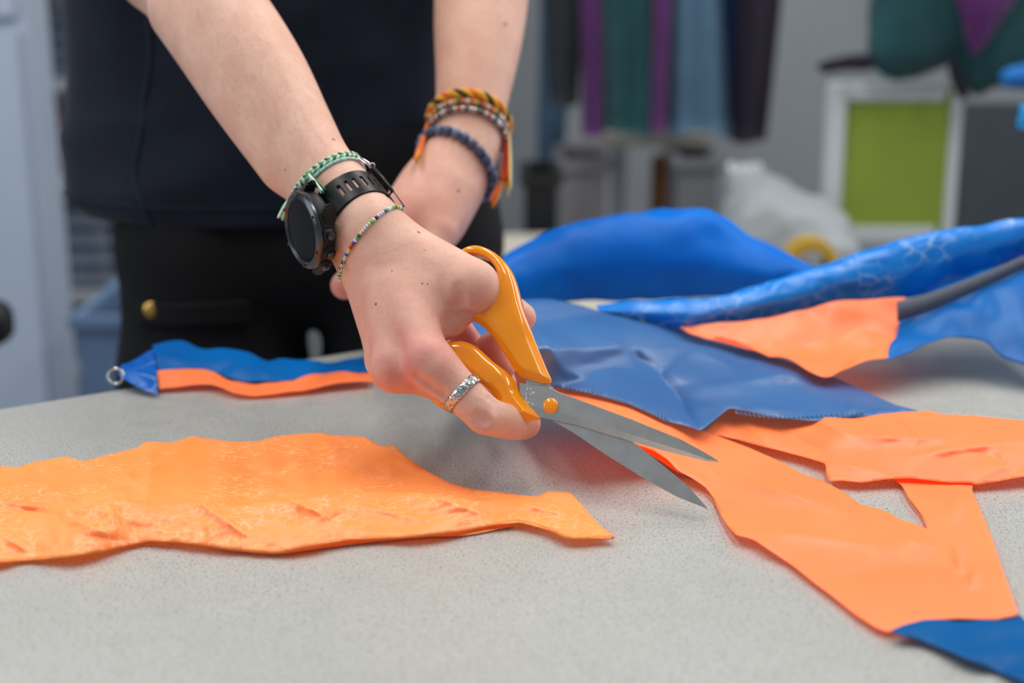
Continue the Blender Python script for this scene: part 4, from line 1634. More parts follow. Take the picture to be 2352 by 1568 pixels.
fabric('orange_leg_panel', leg, leg_z, 8, M_on, gm)
flapd = [(1440, 1000), (1520, 1010), (1590, 1040), (1640, 1090), (1600, 1098), (1556, 1084), (1520, 1060), (1470, 1030)]
fabric('orange_under_flap', flapd, lambda x, y: max(0.0022, leg_z(x, y) - 0.006), 10, M_on, gm)
branch = [(1608, 1000), (1640, 970), (1672, 938), (1720, 945), (1780, 958), (1860, 966), (1890, 958), (1960, 962), (2020, 952), (2080, 946), (2135, 944), (2165, 952), (2240, 955), (2352, 966), (2480, 975), (2480, 1085), (2352, 1094),
          (2300, 1104), (2240, 1114), (2232, 1108), (2180, 1108), (2090, 1098), (2040, 1100), (1980, 1108), (1930, 1103), (1905, 1106), (1897, 1085), (1896, 1064), (1850, 1050), (1790, 1034), (1740, 1022), (1690, 1008), (1650, 1000)]
br_folds = [(1750, 975, 1900, 1040, -0.006, 18), (1900, 1060, 2060, 1096, 0.008, 26), (1960, 1000, 2180, 1010, 0.009, 26), (2080, 1050, 2352, 1010, 0.009, 22), (2230, 1108, 2330, 1060, 0.008, 18), (2100, 1000, 2040, 960, -0.005, 16),
            (2320, 1090, 2300, 1030, 0.006, 16), (1880, 970, 1960, 1000, 0.006, 16), (1700, 960, 1760, 1010, 0.004, 18), (2250, 1040, 2352, 1075, -0.005, 14)]


def branch_z(px, py):
    z = 0.012 * max(0, min(1, (px - 1700) / 400)) + 0.5 * ridge_z(px, py, br_folds) + 0.003 * nz2(px, py, 110, 21.0) + 0.0008 * nz2(px, py, 50, 22.0)
    z = 0.0045 + z * max(0.0, min(1.0, (1112 - py) / 120.0)) ** 0.8
    return max(z, leg_z(px, py) + 0.001 if py > 1085 else 0.0012)


fabric('orange_branch_panel', branch, branch_z, 7, M_on, gm)
corner = [(2042, 1450), (2070, 1437), (2120, 1424), (2200, 1421), (2290, 1421), (2342, 1410), (2400, 1480), (2480, 1620), (2420, 1600), (2352, 1566), (2260, 1530), (2170, 1492), (2100, 1466)]
fabric('blue_cuff', corner, lambda x, y: 0.0040 + 0.003 * nz2(x, y, 90, 5), 12, M_cuff, gm)
mid = [(1040, 790), (1085, 735), (1120, 705), (1190, 688), (1260, 686), (1330, 700), (1400, 722), (1480, 742), (1560, 752), (1640, 775), (1710, 796), (1790, 822), (1860, 845), (1930, 872), (2000, 905), (2060, 931), (2112, 944),
       (2060, 948), (2000, 955), (1930, 958), (1870, 967), (1800, 961), (1740, 950), (1675, 937), (1640, 965), (1608, 990), (1590, 982), (1560, 974), (1530, 968), (1490, 948), (1450, 930), (1400, 915), (1340, 900), (1270, 888), (1225, 868), (1190, 836), (1150, 850), (1080, 850)]
mid_folds = [(1440, 790, 1605, 985, -0.010, 30), (1575, 800, 1490, 880, -0.003, 20), (1600, 890, 1900, 850, 0.004, 44), (1290, 750, 1450, 800, 0.004, 44), (1640, 800, 1960, 920, 0.004, 36),
             (1300, 850, 1500, 940, 0.004, 44), (1210, 720, 1300, 860, 0.006, 60), (1690, 935, 1860, 945, 0.003, 14), (1950, 925, 1965, 955, 0.004, 10), (1530, 770, 1700, 850, 0.003, 36), (1380, 730, 1420, 800, 0.003, 30)]


def mid_z(px, py):
    base = 0.050 * max(0, min(1, (1700 - px) / 520)) * max(0.25, min(1, (960 - py) / 160)) + 0.010 * max(0, min(1, (2110 - px) / 300))
    z = base + 0.004 + 0.9 * ridge_z(px, py, mid_folds) + 0.004 * nz2(px, py, 150, 31.0) + 0.0006 * nz2(px, py, 50, 32.0)
    return max(z, leg_z(px, py) + 0.003 if px < 1660 else 0.002)


fabric('blue_body_panel', mid, mid_z, 7, M_bs, gm)


M_thread = mat('blue_thread', lin(110, 170, 215), 0.8)
for ln_ in ([(1690, 948), (1780, 958), (1880, 955), (1985, 948)], [(1290, 890), (1380, 905), (1460, 930), (1540, 966)]):
    c_ = catmull(ln_, 60)
    zg = []
    for i, (x, y) in enumerate(c_):
        dx = 3.2 if i % 2 else -3.2
        zg.append(T(x, y + dx, mid_z(x, y + dx) + 0.0007))
    mesh_obj('zigzag_stitching', *tube(zg, 0.00035, 5), M_thread, gm)


def loft(name, rws, nu, nv, m, parent, amp=0.004, sc=14.0, seed=0.0, thick=0.0005):
    g = [catmull([P(*p) for p in r], nu) for r in rws]
    g = np.array(g)
    cols = np.array([catmull(g[:, i], nv) for i in range(nu)])          # nu x nv x 3
    du = np.gradient(cols, axis=0)
    dv = np.gradient(cols, axis=1)
    nr = np.cross(du, dv)
    nr /= np.linalg.norm(nr, axis=2)[..., None] + 1e-12
    V, F = [], []
    for i in range(nu):
        for j in range(nv):
            q = cols[i, j]
            d = noise.noise(Vector(q * sc) + Vector((seed, 0, 0))) * 0.6 + noise.noise(Vector(q * sc * 2.6) + Vector((0, seed, 0))) * 0.3 + (0.3 - abs(noise.noise(Vector(q * sc * 1.5) + Vector((0, 0, seed))))) * 0.6
            q = q + nr[i, j] * d * amp
            q[2] = max(q[2], TABLE_Z + 0.001) if name != 'free' else q[2]
            V.append(q)
    for i in range(nu - 1):
        for j in range(nv - 1):
            F.append((i * nv + j, (i + 1) * nv + j, (i + 1) * nv + j + 1, i * nv + j + 1))
    o = mesh_obj(name, V, F, m, parent)
    md = o.modifiers.new('thickness', 'SOLIDIFY')
    md.thickness = thick
    md.offset = 0
    return o


# bulging blue fold at the back
loft('blue_fold', [
    [(1150, 700, 1.14), (1300, 695, 1.17), (1450, 690, 1.19), (1600, 685, 1.20), (1750, 672, 1.21), (1880, 640, 1.21)],
    [(1145, 640, 1.135), (1280, 610, 1.155), (1440, 600, 1.17), (1600, 600, 1.18), (1740, 620, 1.20), (1885, 632, 1.21)],
    [(1152, 590, 1.15), (1240, 545, 1.165), (1420, 512, 1.18), (1610, 502, 1.19), (1720, 560, 1.21), (1890, 626, 1.22)],
    [(1165, 578, 1.18), (1270, 528, 1.20), (1430, 498, 1.22), (1610, 490, 1.23), (1735, 555, 1.24), (1895, 624, 1.24)],
    [(1175, 600, 1.20), (1280, 560, 1.24), (1430, 530, 1.29), (1600, 525, 1.30), (1740, 590, 1.30), (1895, 640, 1.28)]],
    70, 40, M_bm, gm, 0.007, 16, 3.0)
# shiny coated strip
loft('coated_strip', [
    [(1385, 722, 1.075), (1480, 742, 1.075), (1600, 752, 1.075), (1740, 738, 1.085), (1870, 705, 1.095), (2000, 690, 1.10), (2090, 684, 1.10), (2210, 640, 1.11), (2340, 585, 1.11), (2480, 530, 1.11)],
    [(1375, 712, 1.075), (1470, 715, 1.070), (1600, 715, 1.070), (1745, 695, 1.075), (1870, 660, 1.085), (1985, 630, 1.09), (2095, 612, 1.09), (2220, 578, 1.10), (2345, 540, 1.10), (2480, 500, 1.10)],
    [(1370, 703, 1.085), (1450, 690, 1.085), (1600, 688, 1.085), (1750, 655, 1.09), (1870, 620, 1.10), (1965, 585, 1.10), (2100, 549, 1.10), (2230, 523, 1.11), (2345, 502, 1.11), (2480, 478, 1.11)],
    [(1370, 705, 1.11), (1450, 694, 1.12), (1600, 690, 1.13), (1750, 660, 1.13), (1870, 630, 1.14), (1970, 600, 1.15), (2105, 570, 1.15), (2235, 545, 1.16), (2350, 525, 1.16), (2480, 500, 1.16)]],
    110, 36, M_bg, gm, 0.005, 22, 7.0)
# orange lining under the strip
loft('orange_lining', [
    [(1562, 752, 1.070), (1650, 740, 1.07), (1760, 728, 1.072), (1870, 706, 1.078), (1960, 688, 1.08), (2080, 684, 1.085)],
    [(1590, 765, 1.062), (1690, 765, 1.06), (1780, 762, 1.06), (1880, 758, 1.062), (1970, 745, 1.068), (2078, 738, 1.072)],
    [(1640, 776, 1.055), (1720, 792, 1.045), (1800, 806, 1.04), (1890, 805, 1.04), (1980, 798, 1.045), (2062, 775, 1.055)],
    [(1690, 792, 1.05), (1750, 808, 1.03), (1830, 840, 1.005), (1890, 862, 0.985), (1960, 840, 1.00), (2040, 826, 1.012)]],
    60, 30, M_on, gm, 0.006, 20, 9.0)
# grey webbing strap
stp = [P(2062, 715, 1.058), P(2130, 695, 1.06), P(2210, 664, 1.068), P(2290, 630, 1.08), P(2380, 588, 1.09), P(2480, 540, 1.10)]
stp = catmull(stp, 30)
V, F = [], []
for i, q in enumerate(stp):
    hw = 0.0075 - 0.0035 * i / 29
    for s_ in (-1, 1):
        V.append(q + np.array([0, 0.3, 0.95]) * hw * s_)
for i in range(29):
    F.append((2 * i, 2 * i + 2, 2 * i + 3, 2 * i + 1))
o = mesh_obj('webbing_strap', V, F, M_strap, gm)
md = o.modifiers.new('thickness', 'SOLIDIFY')
md.thickness = 0.0015
# darker blue mass on the far side
loft('blue_back_panel', [
    [(2035, 830, 1.008), (2085, 812, 1.02), (2130, 790, 1.03), (2190, 772, 1.04), (2260, 785, 1.04), (2300, 815, 1.03), (2352, 830, 1.02), (2480, 860, 1.0)],
    [(2052, 780, 1.045), (2100, 755, 1.05), (2150, 735, 1.055), (2210, 715, 1.06), (2270, 710, 1.06), (2320, 715, 1.055), (2370, 720, 1.05), (2480, 730, 1.04)],
    [(2070, 735, 1.075), (2110, 715, 1.075), (2160, 695, 1.08), (2220, 665, 1.085), (2280, 645, 1.09), (2330, 625, 1.095), (2390, 600, 1.10), (2480, 570, 1.10)],
    [(2080, 690, 1.10), (2120, 680, 1.10), (2170, 660, 1.105), (2230, 632, 1.11), (2290, 605, 1.115), (2340, 585, 1.12), (2400, 560, 1.12), (2480, 530, 1.12)]],
    60, 30, M_bn, gm, 0.007, 18, 13.0)

# ---- blue strip with orange lining and a metal ring, at the far edge
fs = empty('fabric_strip', 'narrow blue strip with orange lining and metal ring near the far edge', 'fabric')
M_bcr = nylon('creased_blue_nylon', lin(6, 100, 200), lin(12, 112, 210), 0.35, 0.15, crackle=0.6, crackle_col=lin(150, 190, 230), cscale=30, patch=(0.5, 0.6), lw=0.05)
loft('blue_band', [
    [(362, 848, 1.040), (430, 846, 1.045), (490, 850, 1.045), (530, 872, 1.035), (580, 880, 1.03), (660, 872, 1.035), (700, 862, 1.04), (770, 855, 1.045), (860, 855, 1.05)],
    [(358, 820, 1.055), (415, 815, 1.06), (485, 825, 1.058), (540, 835, 1.05), (585, 845, 1.045), (650, 845, 1.05), (700, 842, 1.055), (770, 835, 1.06), (860, 832, 1.065)],
    [(352, 795, 1.075), (412, 780, 1.08), (470, 800, 1.085), (520, 805, 1.08), (570, 812, 1.075), (615, 824, 1.07), (655, 822, 1.075), (765, 830, 1.075), (860, 815, 1.08)],
    [(350, 800, 1.10), (412, 790, 1.105), (470, 808, 1.11), (520, 812, 1.10), (570, 820, 1.10), (615, 830, 1.09), (655, 828, 1.095), (765, 832, 1.09), (860, 820, 1.09)]],
    80, 26, M_bn, fs, 0.004, 26, 17.0)
loft('orange_band', [
    [(358, 852, 1.038), (430, 847, 1.043), (490, 852, 1.043), (530, 874, 1.033), (580, 882, 1.028), (660, 874, 1.033), (700, 864, 1.038), (770, 857, 1.043), (860, 857, 1.048)],
    [(362, 868, 1.030), (420, 866, 1.032), (485, 866, 1.032), (530, 890, 1.02), (575, 896, 1.016), (660, 888, 1.022), (720, 876, 1.03), (780, 868, 1.036), (860, 866, 1.042)],
    [(366, 892, 1.018), (410, 886, 1.02), (480, 880, 1.022), (530, 902, 1.008), (570, 908, 1.004), (640, 902, 1.008), (720, 892, 1.015), (780, 880, 1.022), (860, 875, 1.03)]],
    70, 14, M_on, fs, 0.0025, 30, 19.0)
loft('blue_end_tab', [
    [(272, 862, 1.030), (300, 880, 1.02), (330, 895, 1.012), (362, 905, 1.006)],
    [(274, 850, 1.035), (300, 855, 1.03), (330, 858, 1.028), (360, 855, 1.032)],
    [(280, 838, 1.045), (305, 828, 1.055), (330, 815, 1.065), (355, 797, 1.073)]],
    24, 16, M_bcr, fs, 0.002, 30, 23.0)
rgp = [P(266, 864, 1.028) + 0.0055 * (math.cos(t) * R_AX + math.sin(t) * np.array([0, 0.45, 0.9])) for t in np.linspace(0, 2 * math.pi, 28, endpoint=False)]
o = mesh_obj('metal_ring', *tube(rgp, 0.0011, 8, closed=True), M_silver, fs)
o['label'] = 'small metal ring at the end of the strip'
# ================================================================ background of the workshop
def zof(py, D):
    return P(1176, py, D)[2]


def yof(py, D):
    return P(1176, py, D)[1]


M_white = mat('white_laminate', lin(206, 210, 214), 0.45, var=0.02, vscale=5)
M_pale = mat('pale_blue_steel', lin(178, 190, 208), 0.4, var=0.02, vscale=4)
M_lime = mat('lime_panel', lin(142, 160, 54), 0.55, var=0.03, vscale=8)
M_grey = mat('grey_felt', lin(72, 80, 86), 0.85, var=0.05, vscale=20)
M_teal = mat('teal_fleece', lin(4, 64, 70), 0.9, var=0.12, vscale=18, sheen=0.2)
M_purple = mat('purple_fleece', lin(76, 16, 88), 0.9, var=0.1, vscale=18, sheen=0.2)
M_lblue = mat('slate_blue_cloth', lin(76, 106, 130), 0.9, var=0.08, vscale=14)
M_plum = mat('dark_plum_cloth', lin(24, 14, 36), 0.9, var=0.1, vscale=14)
M_royal = mat('royal_blue_cloth', lin(16, 52, 110), 0.85, var=0.1, vscale=14)
M_char = mat('charcoal_cloth', lin(34, 38, 44), 0.9, var=0.1, vscale=14)
M_denim = mat('denim', lin(66, 92, 118), 0.9, var=0.15, vscale=40)
M_brown = mat('brown_card', lin(112, 70, 30), 0.8, var=0.12, vscale=20)
M_cream = mat('cream_top', lin(196, 190, 176), 0.5, var=0.03, vscale=8)
M_bag = mat('white_plastic', lin(150, 156, 160), 0.5, var=0.03, vscale=6)
M_yel = mat('ochre_tape', lin(186, 150, 40), 0.6, var=0.1, vscale=30)
M_black = mat('black_plastic', lin(20, 21, 24), 0.5, var=0.1, vscale=30)


def slab(name, pl, pr, py0, py1, D, m, parent=None, folds=3, amp=0.012, depth=0.05, seed=0.0, ztop=None):
    """hanging cloth: a closed, folded tube between two edges given at the top and the bottom"""
    z1 = zof(py1, D)
    z0 = ztop if ztop else zof(py0, D)
    V, F = [], []
    nz, na = 24, 48
    yc = yof(160, D)
    for i in range(nz):
        t = i / (nz - 1)
        z = z0 + (z1 - z0) * t
        tv = min(1, max(0, (zof(0, D) - z) / max(zof(0, D) - z1, 0.01)))
        l, r = px_at(np.interp(tv, (0, 1), pl), D), px_at(np.interp(tv, (0, 1), pr), D)
        c, h = (l + r) / 2, (r - l) / 2
        for k in range(na):
            th = 2 * math.pi * k / na
            x = c + h * math.cos(th)
            y = yc + depth * math.sin(th) * (0.5 + 0.5 * t) + amp * math.sin(folds * math.pi * (x - l) / (2 * h + 1e-6) + seed) * (0.4 + 0.6 * t)
            y += 0.01 * noise.noise(Vector((x * 9, z * 6, seed)))
            V.append((x, y, z + (0.012 * noise.noise(Vector((x * 12, seed, 0))) if i == nz - 1 else 0)))
    for i in range(nz - 1):
        for k in range(na):
            l_ = (k + 1) % na
            F.append((i * na + k, i * na + l_, (i + 1) * na + l_, (i + 1) * na + k))
    F.append(tuple(range(na)))
    F.append(tuple((nz - 1) * na + k for k in range(na))[::-1])
    return mesh_obj(name, V, F, m, parent)


# clothes on a wall rail
DR = 2.9
RZ = 1.62
rail = empty('clothes_rail', 'steel clothes rail on wall brackets above the hanging garments', 'rail')
ry = yof(160, DR)
mesh_obj('tube', *tube([(0.0, ry, RZ), (0.80, ry, RZ)], 0.012, 12), M_leg, rail)
for x in (0.03, 0.77):
    mesh_obj('bracket', *tube([(x, ry, RZ), (x, WALL_Y, RZ + 0.02)], 0.010, 8), M_leg, rail)


def hook(parent, x, y, z):
    mesh_obj('hanger', *tube([(x - 0.08, y, z - 0.06), (x, y, z - 0.02), (x, y, z + 0.012), (x + 0.014, y, z + 0.026), (x + 0.026, y, z + 0.006)], 0.004, 6), M_leg, parent)


def hung(name, label, cat, panels, xc):
    root = empty(name, label, cat, 'garments on the rail')
    for nm, pl, pr, py1, m, dd, fo, se in panels:
        slab(nm, pl, pr, 0, py1, DR + dd, m, root, folds=fo, seed=se, ztop=RZ - 0.07)
    hook(root, px_at(xc, DR + panels[0][5]), yof(160, DR + panels[0][5]), RZ)
    return root


hung('dark_jacket', 'charcoal jacket hanging first on the rail beside the arm', 'jacket', [('body', (1248, 1262), (1338, 1330), 235, M_char, 0.02, 3, 0.4)], 1290)
hung('jeans', 'washed blue jeans hanging on the wall behind the charcoal jacket', 'trousers', [('leg', (1240, 1232), (1312, 1268), 410, M_denim, 0.55, 2, 0.2), ('leg', (1262, 1262), (1330, 1300), 330, M_denim, 0.59, 2, 1.4)], 1275)
hung('fleece_jacket', 'teal, purple and slate blue colour-block jacket hanging on the rail', 'jacket', [
    ('purple_front', (1330, 1338), (1384, 1390), 312, M_purple, 0.0, 2, 0.1), ('teal_front', (1368, 1384), (1508, 1508), 306, M_teal, -0.02, 4, 0.9),
    ('purple_zip_panel', (1496, 1498), (1536, 1532), 312, M_purple, -0.06, 1, 0.0), ('slate_panel', (1526, 1526), (1652, 1688), 306, M_lblue, -0.02, 4, 2.0)], 1510)
hung('blue_fleece', 'royal blue fleece mostly hidden behind the plum coat', 'jacket', [('body', (1636, 1660), (1712, 1700), 318, M_royal, 0.12, 2, 0.8)], 1672)
hung('plum_coat', 'dark plum coat hanging last on the rail against the pale wall', 'coat', [('body', (1688, 1688), (1786, 1764), 322, M_plum, -0.02, 3, 1.7)], 1735)

# white side table below the garments, with things under it
st_ = empty('side_table', 'small white table standing under the hanging garments', 'table')
DS = 3.15
ztop = zof(322, DS)
x0, x1 = px_at(1385, DS), px_at(1640, DS)
ys_ = yof(322, DS)
box_obj('tabletop', ((x0 + x1) / 2, ys_ + 0.25, ztop), (x1 - x0, 0.5, 0.03), M_cream, st_, bevel=0.003)
for x in (x0 + 0.04, x1 - 0.04):
    for y in (ys_ + 0.05, ys_ + 0.45):
        box_obj('leg', (x, y, ztop / 2 - 0.0075), (0.035, 0.035, ztop - 0.015), M_white, st_)
zf = 0.0
x = px_at(1510, DS)
o = mesh_obj('card_tube', *tube([(x, ys_ - 0.1, 0.0), (x, ys_ - 0.1, zof(345, DS))], 0.022, 20), M_brown)
tag(o, 'tall brown cardboard tube standing by the white side table', 'tube')


def crate(name, label, cat, px0, px1, py0, D, depth, m, group=None, lidm=None):
    root = empty(name, label, cat, group)
    xa, xb = px_at(px0, D), px_at(px1, D)
    zt = zof(py0, D)
    y = yof(py0 + 60, D) + depth / 2
    t = 0.008
    bm = bmesh.new()
    add_box(bm, ((xa + xb) / 2, y - depth / 2 + t / 2, zt / 2), (xb - xa, t, zt))
    add_box(bm, ((xa + xb) / 2, y + depth / 2 - t / 2, zt / 2), (xb - xa, t, zt))
    add_box(bm, (xa + t / 2, y, zt / 2), (t, depth - 2 * t, zt))
    add_box(bm, (xb - t / 2, y, zt / 2), (t, depth - 2 * t, zt))
    add_box(bm, ((xa + xb) / 2, y, 0.006), (xb - xa - 2 * t, depth - 2 * t, 0.01))
    bm_obj('bin_wall', bm, m, root)
    for xx, ww in ((xa - 0.004, 0.012), (xb + 0.004, 0.012)):
        box_obj('rim', (xx, y, zt - 0.01), (ww, depth, 0.02), m, root, bevel=0.002)
    box_obj('rim', ((xa + xb) / 2, y - depth / 2 - 0.004, zt - 0.01), (xb - xa + 0.02, 0.012, 0.02), m, root, bevel=0.002)
    return root


crate('grey_bin', 'tall pale grey bin standing below the charcoal jacket', 'bin', 1292, 1392, 370, 3.0, 0.3, mat('grey_plastic', lin(134, 130, 134), 0.5, var=0.04))
crate('slate_bin', 'slate grey bin below the side table at its right end', 'bin', 1556, 1648, 362, 2.82, 0.18, mat('slate_plastic', lin(112, 112, 116), 0.5, var=0.04))
# dark holdall on the floor
crate('dark_box', 'dark storage box standing beside the tall grey bin', 'box', 1205, 1280, 400, 2.7, 0.2, M_black)

# second worktable in the middle distance
t2 = empty('second_table', 'cream-topped worktable in the middle distance behind the blue fold', 'table')
z2 = 0.72
xa, xb, ya, yb = -0.02, 0.53, 1.75, 2.55
box_obj('tabletop', ((xa + xb) / 2, (ya + yb) / 2, z2 - 0.014), (xb - xa, yb - ya, 0.028), M_cream, t2, bevel=0.003)
for x in (xa + 0.05, xb - 0.05):
    for y in (ya + 0.05, yb - 0.05):
        box_obj('leg', (x, y, (z2 - 0.028) / 2), (0.045, 0.045, z2 - 0.028), M_white, t2)
# white sack on it
SK = Field(grid_axis([(0.24, 0.60, 0.005)]), grid_axis([(2.1, 2.62, 0.005)]), grid_axis([(0.70, 1.12, 0.005)]))
SK.cone((0.43, 2.36, 0.77), (0.49, 2.34, 0.76), 0.075, 0.065, 0.03)
SK.cone((0.42, 2.40, 0.80), (0.40, 2.42, 0.835), 0.045, 0.030, 0.05)
SK.cone((0.50, 2.30, 0.75), (0.53, 2.26, 0.74), 0.045, 0.030, 0.04)
Z_ = SK.ax[2][None, None, :]
SK.f = np.maximum(SK.f, (z2 + 0.002 - Z_)).astype(np.float32)
p_, q_ = SK.mesh()
p_ = smooth_mesh(p_, q_, 2, 0.5)
for i in range(len(p_)):
    v = Vector(p_[i])
    d = noise.noise(v * 18) * 0.010 + abs(noise.noise(v * 30)) * 0.008
    if p_[i][2] > z2 + 0.01:
        p_[i] += np.array([d, d * 0.5, d * 0.3])
sack = empty('plastic_sack', 'slumped white plastic sack on the cream table', 'sack')
np_mesh('bag', p_, q_, M_bag, sack)
mesh_obj('tie', *tube([np.array([0.398 + 0.027 * math.cos(t), 2.422 + 0.027 * math.sin(t), 0.858 + 0.004 * math.sin(3 * t)]) for t in np.linspace(0, 2 * math.pi, 20, endpoint=False)], 0.004, 6, closed=True), M_white, sack)
# roll of ochre tape on its side
tp = P(1862, 560, 2.12)
tp[2] = z2 + 0.041
V, F = [], []
seg = 36
for (r, y) in ((0.041, -0.018), (0.041, 0.018), (0.026, 0.018), (0.026, -0.018)):
    for k in range(seg):
        t = 2 * math.pi * k / seg
        V.append(tp + np.array([r * math.cos(t), y, r * math.sin(t)]))
for i in range(4):
    j = (i + 1) % 4
    for k in range(seg):
        l = (k + 1) % seg
        F.append((i * seg + k, i * seg + l, j * seg + l, j * seg + k))
tr_ = empty('tape_roll', 'roll of ochre tape standing on the cream table by the board', 'tape')
mesh_obj('tape', V, F, M_yel, tr_, smooth=False)
V = [tp + np.array([r * math.cos(2 * math.pi * k / seg), y, r * math.sin(2 * math.pi * k / seg)]) for r, y in ((0.026, -0.019), (0.026, 0.019), (0.0235, 0.019), (0.0235, -0.019)) for k in range(seg)]
mesh_obj('core', V, F, M_brown, tr_, smooth=False)

# green display board in a white frame on legs
DB = 2.45
gb_ = empty('display_board', 'lime green board in a white frame standing on two legs', 'board')
xl, xr = px_at(1893, DB), px_at(2196, DB)
zt, zb = zof(186, DB), zof(566, DB)
yb_ = yof(376, DB)
fw = 0.030
box_obj('panel', ((xl + xr) / 2, yb_, (zt + zb) / 2), (xr - xl - 0.02, 0.012, zt - zb - 0.02), M_lime, gb_)
for nm, c, s in (('frame_rail', ((xl + xr) / 2, yb_, zt - fw / 2), (xr - xl - 2 * fw, 0.03, fw)), ('frame_rail', ((xl + xr) / 2, yb_, zb + fw / 2), (xr - xl - 2 * fw, 0.03, fw)),
                 ('frame_post', (xl + fw / 2, yb_, zt / 2), (fw, 0.034, zt)), ('frame_post', (xr - fw / 2 + 0.006, yb_, zt / 2), (fw - 0.012, 0.034, zt))):
    box_obj(nm, c, s, M_white, gb_, bevel=0.003)
for x in (xl + fw / 2, xr - fw / 2):
    box_obj('foot', (x, yb_, 0.012), (0.05, 0.36, 0.024), M_white, gb_, bevel=0.003)
# grey partition to the right of it
gp = empty('partition', 'dark grey felt partition standing to the right of the green board', 'partition')
DP = 2.75
xl2, xr2 = px_at(2190, DP), px_at(2620, DP)
zp = zof(232, DP)
yp = yof(380, DP)
box_obj('panel', ((xl2 + xr2) / 2, yp, 0.05 + (zp - 0.05) / 2), (xr2 - xl2, 0.03, zp - 0.05), M_grey, gp, bevel=0.004)
for x in (xl2 + 0.05, xr2 - 0.05):
    box_obj('foot', (x, yp, 0.025), (0.05, 0.36, 0.05), M_black, gp, bevel=0.004)

# teal fleece jacket hanging over the board and the partition, from a ceiling hook line
DJ = 2.36
tj = empty('teal_fleece', 'teal fleece with purple yoke hanging in front of the green board', 'jacket')
yj = yof(60, DJ)


def drape(name, outline, D, m, parent, depth=0.05, seed=0.0):
    """padded cloth with an outline, hanging upright at a distance"""
    pts = np.array(outline, float)
    h = 14.0
    cl = catmull(pts, 80, True)
    lo, hi = cl.min(0), cl.max(0)
    gx, gy = np.meshgrid(np.arange(lo[0], hi[0], h), np.arange(lo[1], hi[1], h))
    d = poly_dist(gx, gy, cl)
    ins = np.stack([gx[d < -h * 0.6], gy[d < -h * 0.6]], 1)
    allp = np.vstack([cl, ins])
    res = delaunay_2d_cdt([Vector(p) for p in allp], [], [list(range(len(cl)))], 1, 1e-5)
    vs, fs = res[0], res[2]
    dd = -poly_dist(np.array([v[0] for v in vs]), np.array([v[1] for v in vs]), cl)
    V, F = [], []
    n = len(vs)
    for side in (-1, 1):
        for v, e in zip(vs, dd):
            q = P(v[0], v[1], D)
            th = depth * min(1, math.sqrt(max(e, 0) / 60)) * 0.5
            w_ = 0.014 * noise.noise(Vector((q[0] * 9, q[2] * 5, seed))) + 0.008 * noise.noise(Vector((q[0] * 22, q[2] * 12, seed)))
            q[1] = yof(160, D) + side * th + w_
            V.append(q)
    F = [tuple(f) for f in fs] + [tuple(i + n for i in f[::-1]) for f in fs]
    bm = bmesh.new()
    bv_ = [bm.verts.new(tuple(v)) for v in V]
    for f in F:
        bm.faces.new([bv_[i] for i in f])
    bmesh.ops.remove_doubles(bm, verts=bm.verts, dist=1e-6)
    return bm_obj(name, bm, m, parent, True)


drape('body', [(1992, -420), (1990, -100), (1988, 60), (1990, 130), (2020, 170), (2060, 186), (2110, 178), (2160, 160), (2190, 150), (2215, 195), (2250, 222), (2300, 200), (2420, 205), (2480, 100), (2480, -200), (2440, -420), (2200, -480)], DJ, M_teal, tj, 0.07, 1.0)
drape('purple_yoke', [(2170, -60), (2195, 30), (2212, 90), (2232, 128), (2258, 100), (2286, 50), (2320, -10), (2340, -60)], DJ - 0.045, M_purple, tj, 0.02, 2.0)
drape('cuff', [(1880, 150), (1920, 132), (1985, 122), (2010, 140), (1998, 160), (1940, 162), (1895, 168)], DJ - 0.02, M_plum, tj, 0.04, 3.0)
drape('hem_lining', [(2180, 150), (2200, 145), (2230, 215), (2215, 232), (2190, 190)], DJ - 0.03, M_plum, tj, 0.02, 4.0)
cj = P(2230, -480, DJ)
mesh_obj('hanger', *tube([(cj[0] - 0.15, yj, cj[2] - 0.02), (cj[0], yj, cj[2] + 0.03), (cj[0], yj, 2.2)], 0.005, 6), M_leg, tj)
# a few blue things hanging at the right edge
o = drape('blue_scarf', [(2300, 168), (2340, 150), (2440, 145), (2450, 205), (2330, 205), (2305, 195)], 2.2, mat('bright_blue_cloth', lin(20, 110, 190), 0.8, var=0.1), None, 0.04, 5.0)
tag(o, 'bright blue cloth bundled against the hem of the teal fleece', 'cloth')
o = drape('blue_pompom', [(2343, 232), (2352, 240), (2420, 250), (2420, 300), (2360, 302), (2345, 290), (2348, 262)], 1.35, mat('sky_blue_fringe', lin(40, 150, 220), 0.8, var=0.1), None, 0.03, 6.0)
tag(o, 'sky blue fringed cloth just showing at the right edge', 'cloth')

# pale cabinet at the left
DC = 2.5
cab = empty('steel_cabinet', 'tall pale blue steel cabinet at the left', 'cabinet')
xr3 = px_at(88, DC)
yc3 = yof(450, DC)
xl3 = xr3 - 0.9
zs3 = zof(52, DC)
box_obj('body', ((xl3 + xr3) / 2, yc3 + 0.08, 0.95), (0.9, 0.12, 1.9), M_pale, cab, bevel=0.004)
for a, b in ((0.08, zs3 - 0.012), (zs3 + 0.012, 1.87)):
    dr_ = box_obj('door', ((xl3 + xr3) / 2, yc3 + 0.010, (a + b) / 2), (0.87, 0.018, b - a), M_pale, cab, bevel=0.003)
    box_obj('handle', (xr3 - 0.52, yc3 - 0.012, (a + b) / 2), (0.014, 0.025, 0.12), M_leg, dr_, bevel=0.003)
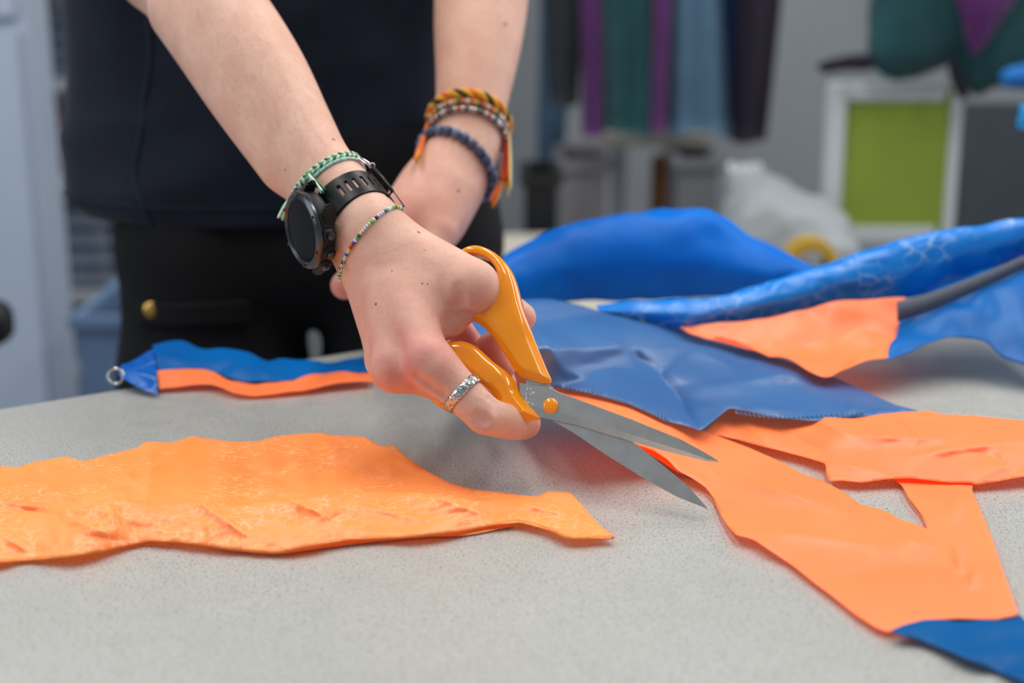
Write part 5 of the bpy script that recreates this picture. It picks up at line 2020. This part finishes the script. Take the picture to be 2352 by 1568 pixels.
# open shelves behind it with cloth rolls and boxes
DO = 3.0
sh = empty('open_shelf', 'open shelf unit with folded cloth between the cabinet and the person', 'shelf')
xa, xb = px_at(60, DO), px_at(420, DO)
yo = yof(450, DO)
levels = [zof(y, DO) for y in (880, 700, 420, 190, -40)]
for z in levels:
    box_obj('board', ((xa + xb) / 2, yo + 0.18, z), (xb - xa - 0.05, 0.36, 0.022), M_white, sh)
for x in (xa, xb):
    box_obj('side', (x, yo + 0.18, 0.62), (0.025, 0.36, 1.24), M_white, sh)
cols = [((150, 160, 178), 'grey blue'), ((196, 200, 206), 'pale grey'), ((150, 96, 112), 'dusty pink'), ((74, 112, 92), 'moss green'), ((120, 132, 150), 'slate grey'), ((208, 210, 214), 'off-white'), ((96, 120, 150), 'denim blue'), ((176, 170, 186), 'lilac grey')]
spots = [(1, 'second shelf from the bottom'), (2, 'middle shelf'), (3, 'upper shelf'), (0, 'lowest shelf')]
ci_ = 0
for lv, where in spots:
    xx = xa + 0.03
    while xx < xb - 0.12 and ci_ < 8:
        (rgb, cname) = cols[ci_]
        h_ = (levels[lv + 1] - levels[lv] - 0.04)
        wdt = (xb - xa) * 0.44
        root = empty('folded_cloth', f'{cname} folded cloth stacked on the {where}', 'cloth', 'folded cloth on the open shelf')
        mcl = mat('cloth_' + cname.replace(' ', '_'), lin(*rgb), 0.9, var=0.1, vscale=20)
        k_ = 4
        for j in range(k_):
            hh = h_ * 0.8 / k_
            box_obj('fold', (xx + wdt / 2 + random.uniform(-0.006, 0.006), yo + 0.16, levels[lv] + 0.012 + hh * (j + 0.5)), (wdt - 0.02, 0.26, hh * 0.96), mcl, root, bevel=hh * 0.35)
        xx += wdt
        ci_ += 1
crate('blue_bin', 'grey-blue plastic bin on the floor between the cabinet and the legs', 'bin', 178, 330, 722, 2.2, 0.35, mat('grey_blue_plastic', lin(96, 120, 152), 0.5, var=0.04))
# black chair back at the left edge
ch = empty('office_chair', 'black office chair showing only its rounded armrest at the left edge', 'chair')
cc = P(-70, 742, 1.75)
bm = bmesh.new()
bmesh.ops.create_uvsphere(bm, u_segments=24, v_segments=14, radius=1)
for v in bm.verts:
    s_ = lambda a: math.copysign(abs(a) ** 0.6, a)
    v.co = Vector(cc) + Vector((s_(v.co.x) * 0.052, s_(v.co.y) * 0.03, s_(v.co.z) * 0.030))
bm_obj('armrest', bm, M_black, ch, True)
mesh_obj('post', *tube([(cc[0] - 0.02, cc[1], cc[2]), (cc[0] - 0.03, cc[1], 0.48), (cc[0] - 0.2, cc[1], 0.46)], 0.014, 10), M_black, ch)
box_obj('seat', (cc[0] - 0.25, cc[1], 0.49), (0.44, 0.44, 0.06), M_black, ch, bevel=0.02)
mesh_obj('column', *tube([(cc[0] - 0.25, cc[1], 0.46), (cc[0] - 0.25, cc[1], 0.08)], 0.025, 12), M_leg, ch)
for k in range(5):
    t = 2 * math.pi * k / 5
    mesh_obj('foot', *tube([(cc[0] - 0.25, cc[1], 0.09), (cc[0] - 0.25 + 0.28 * math.cos(t), cc[1] + 0.28 * math.sin(t), 0.03)], [0.025, 0.015], 8), M_black, ch)
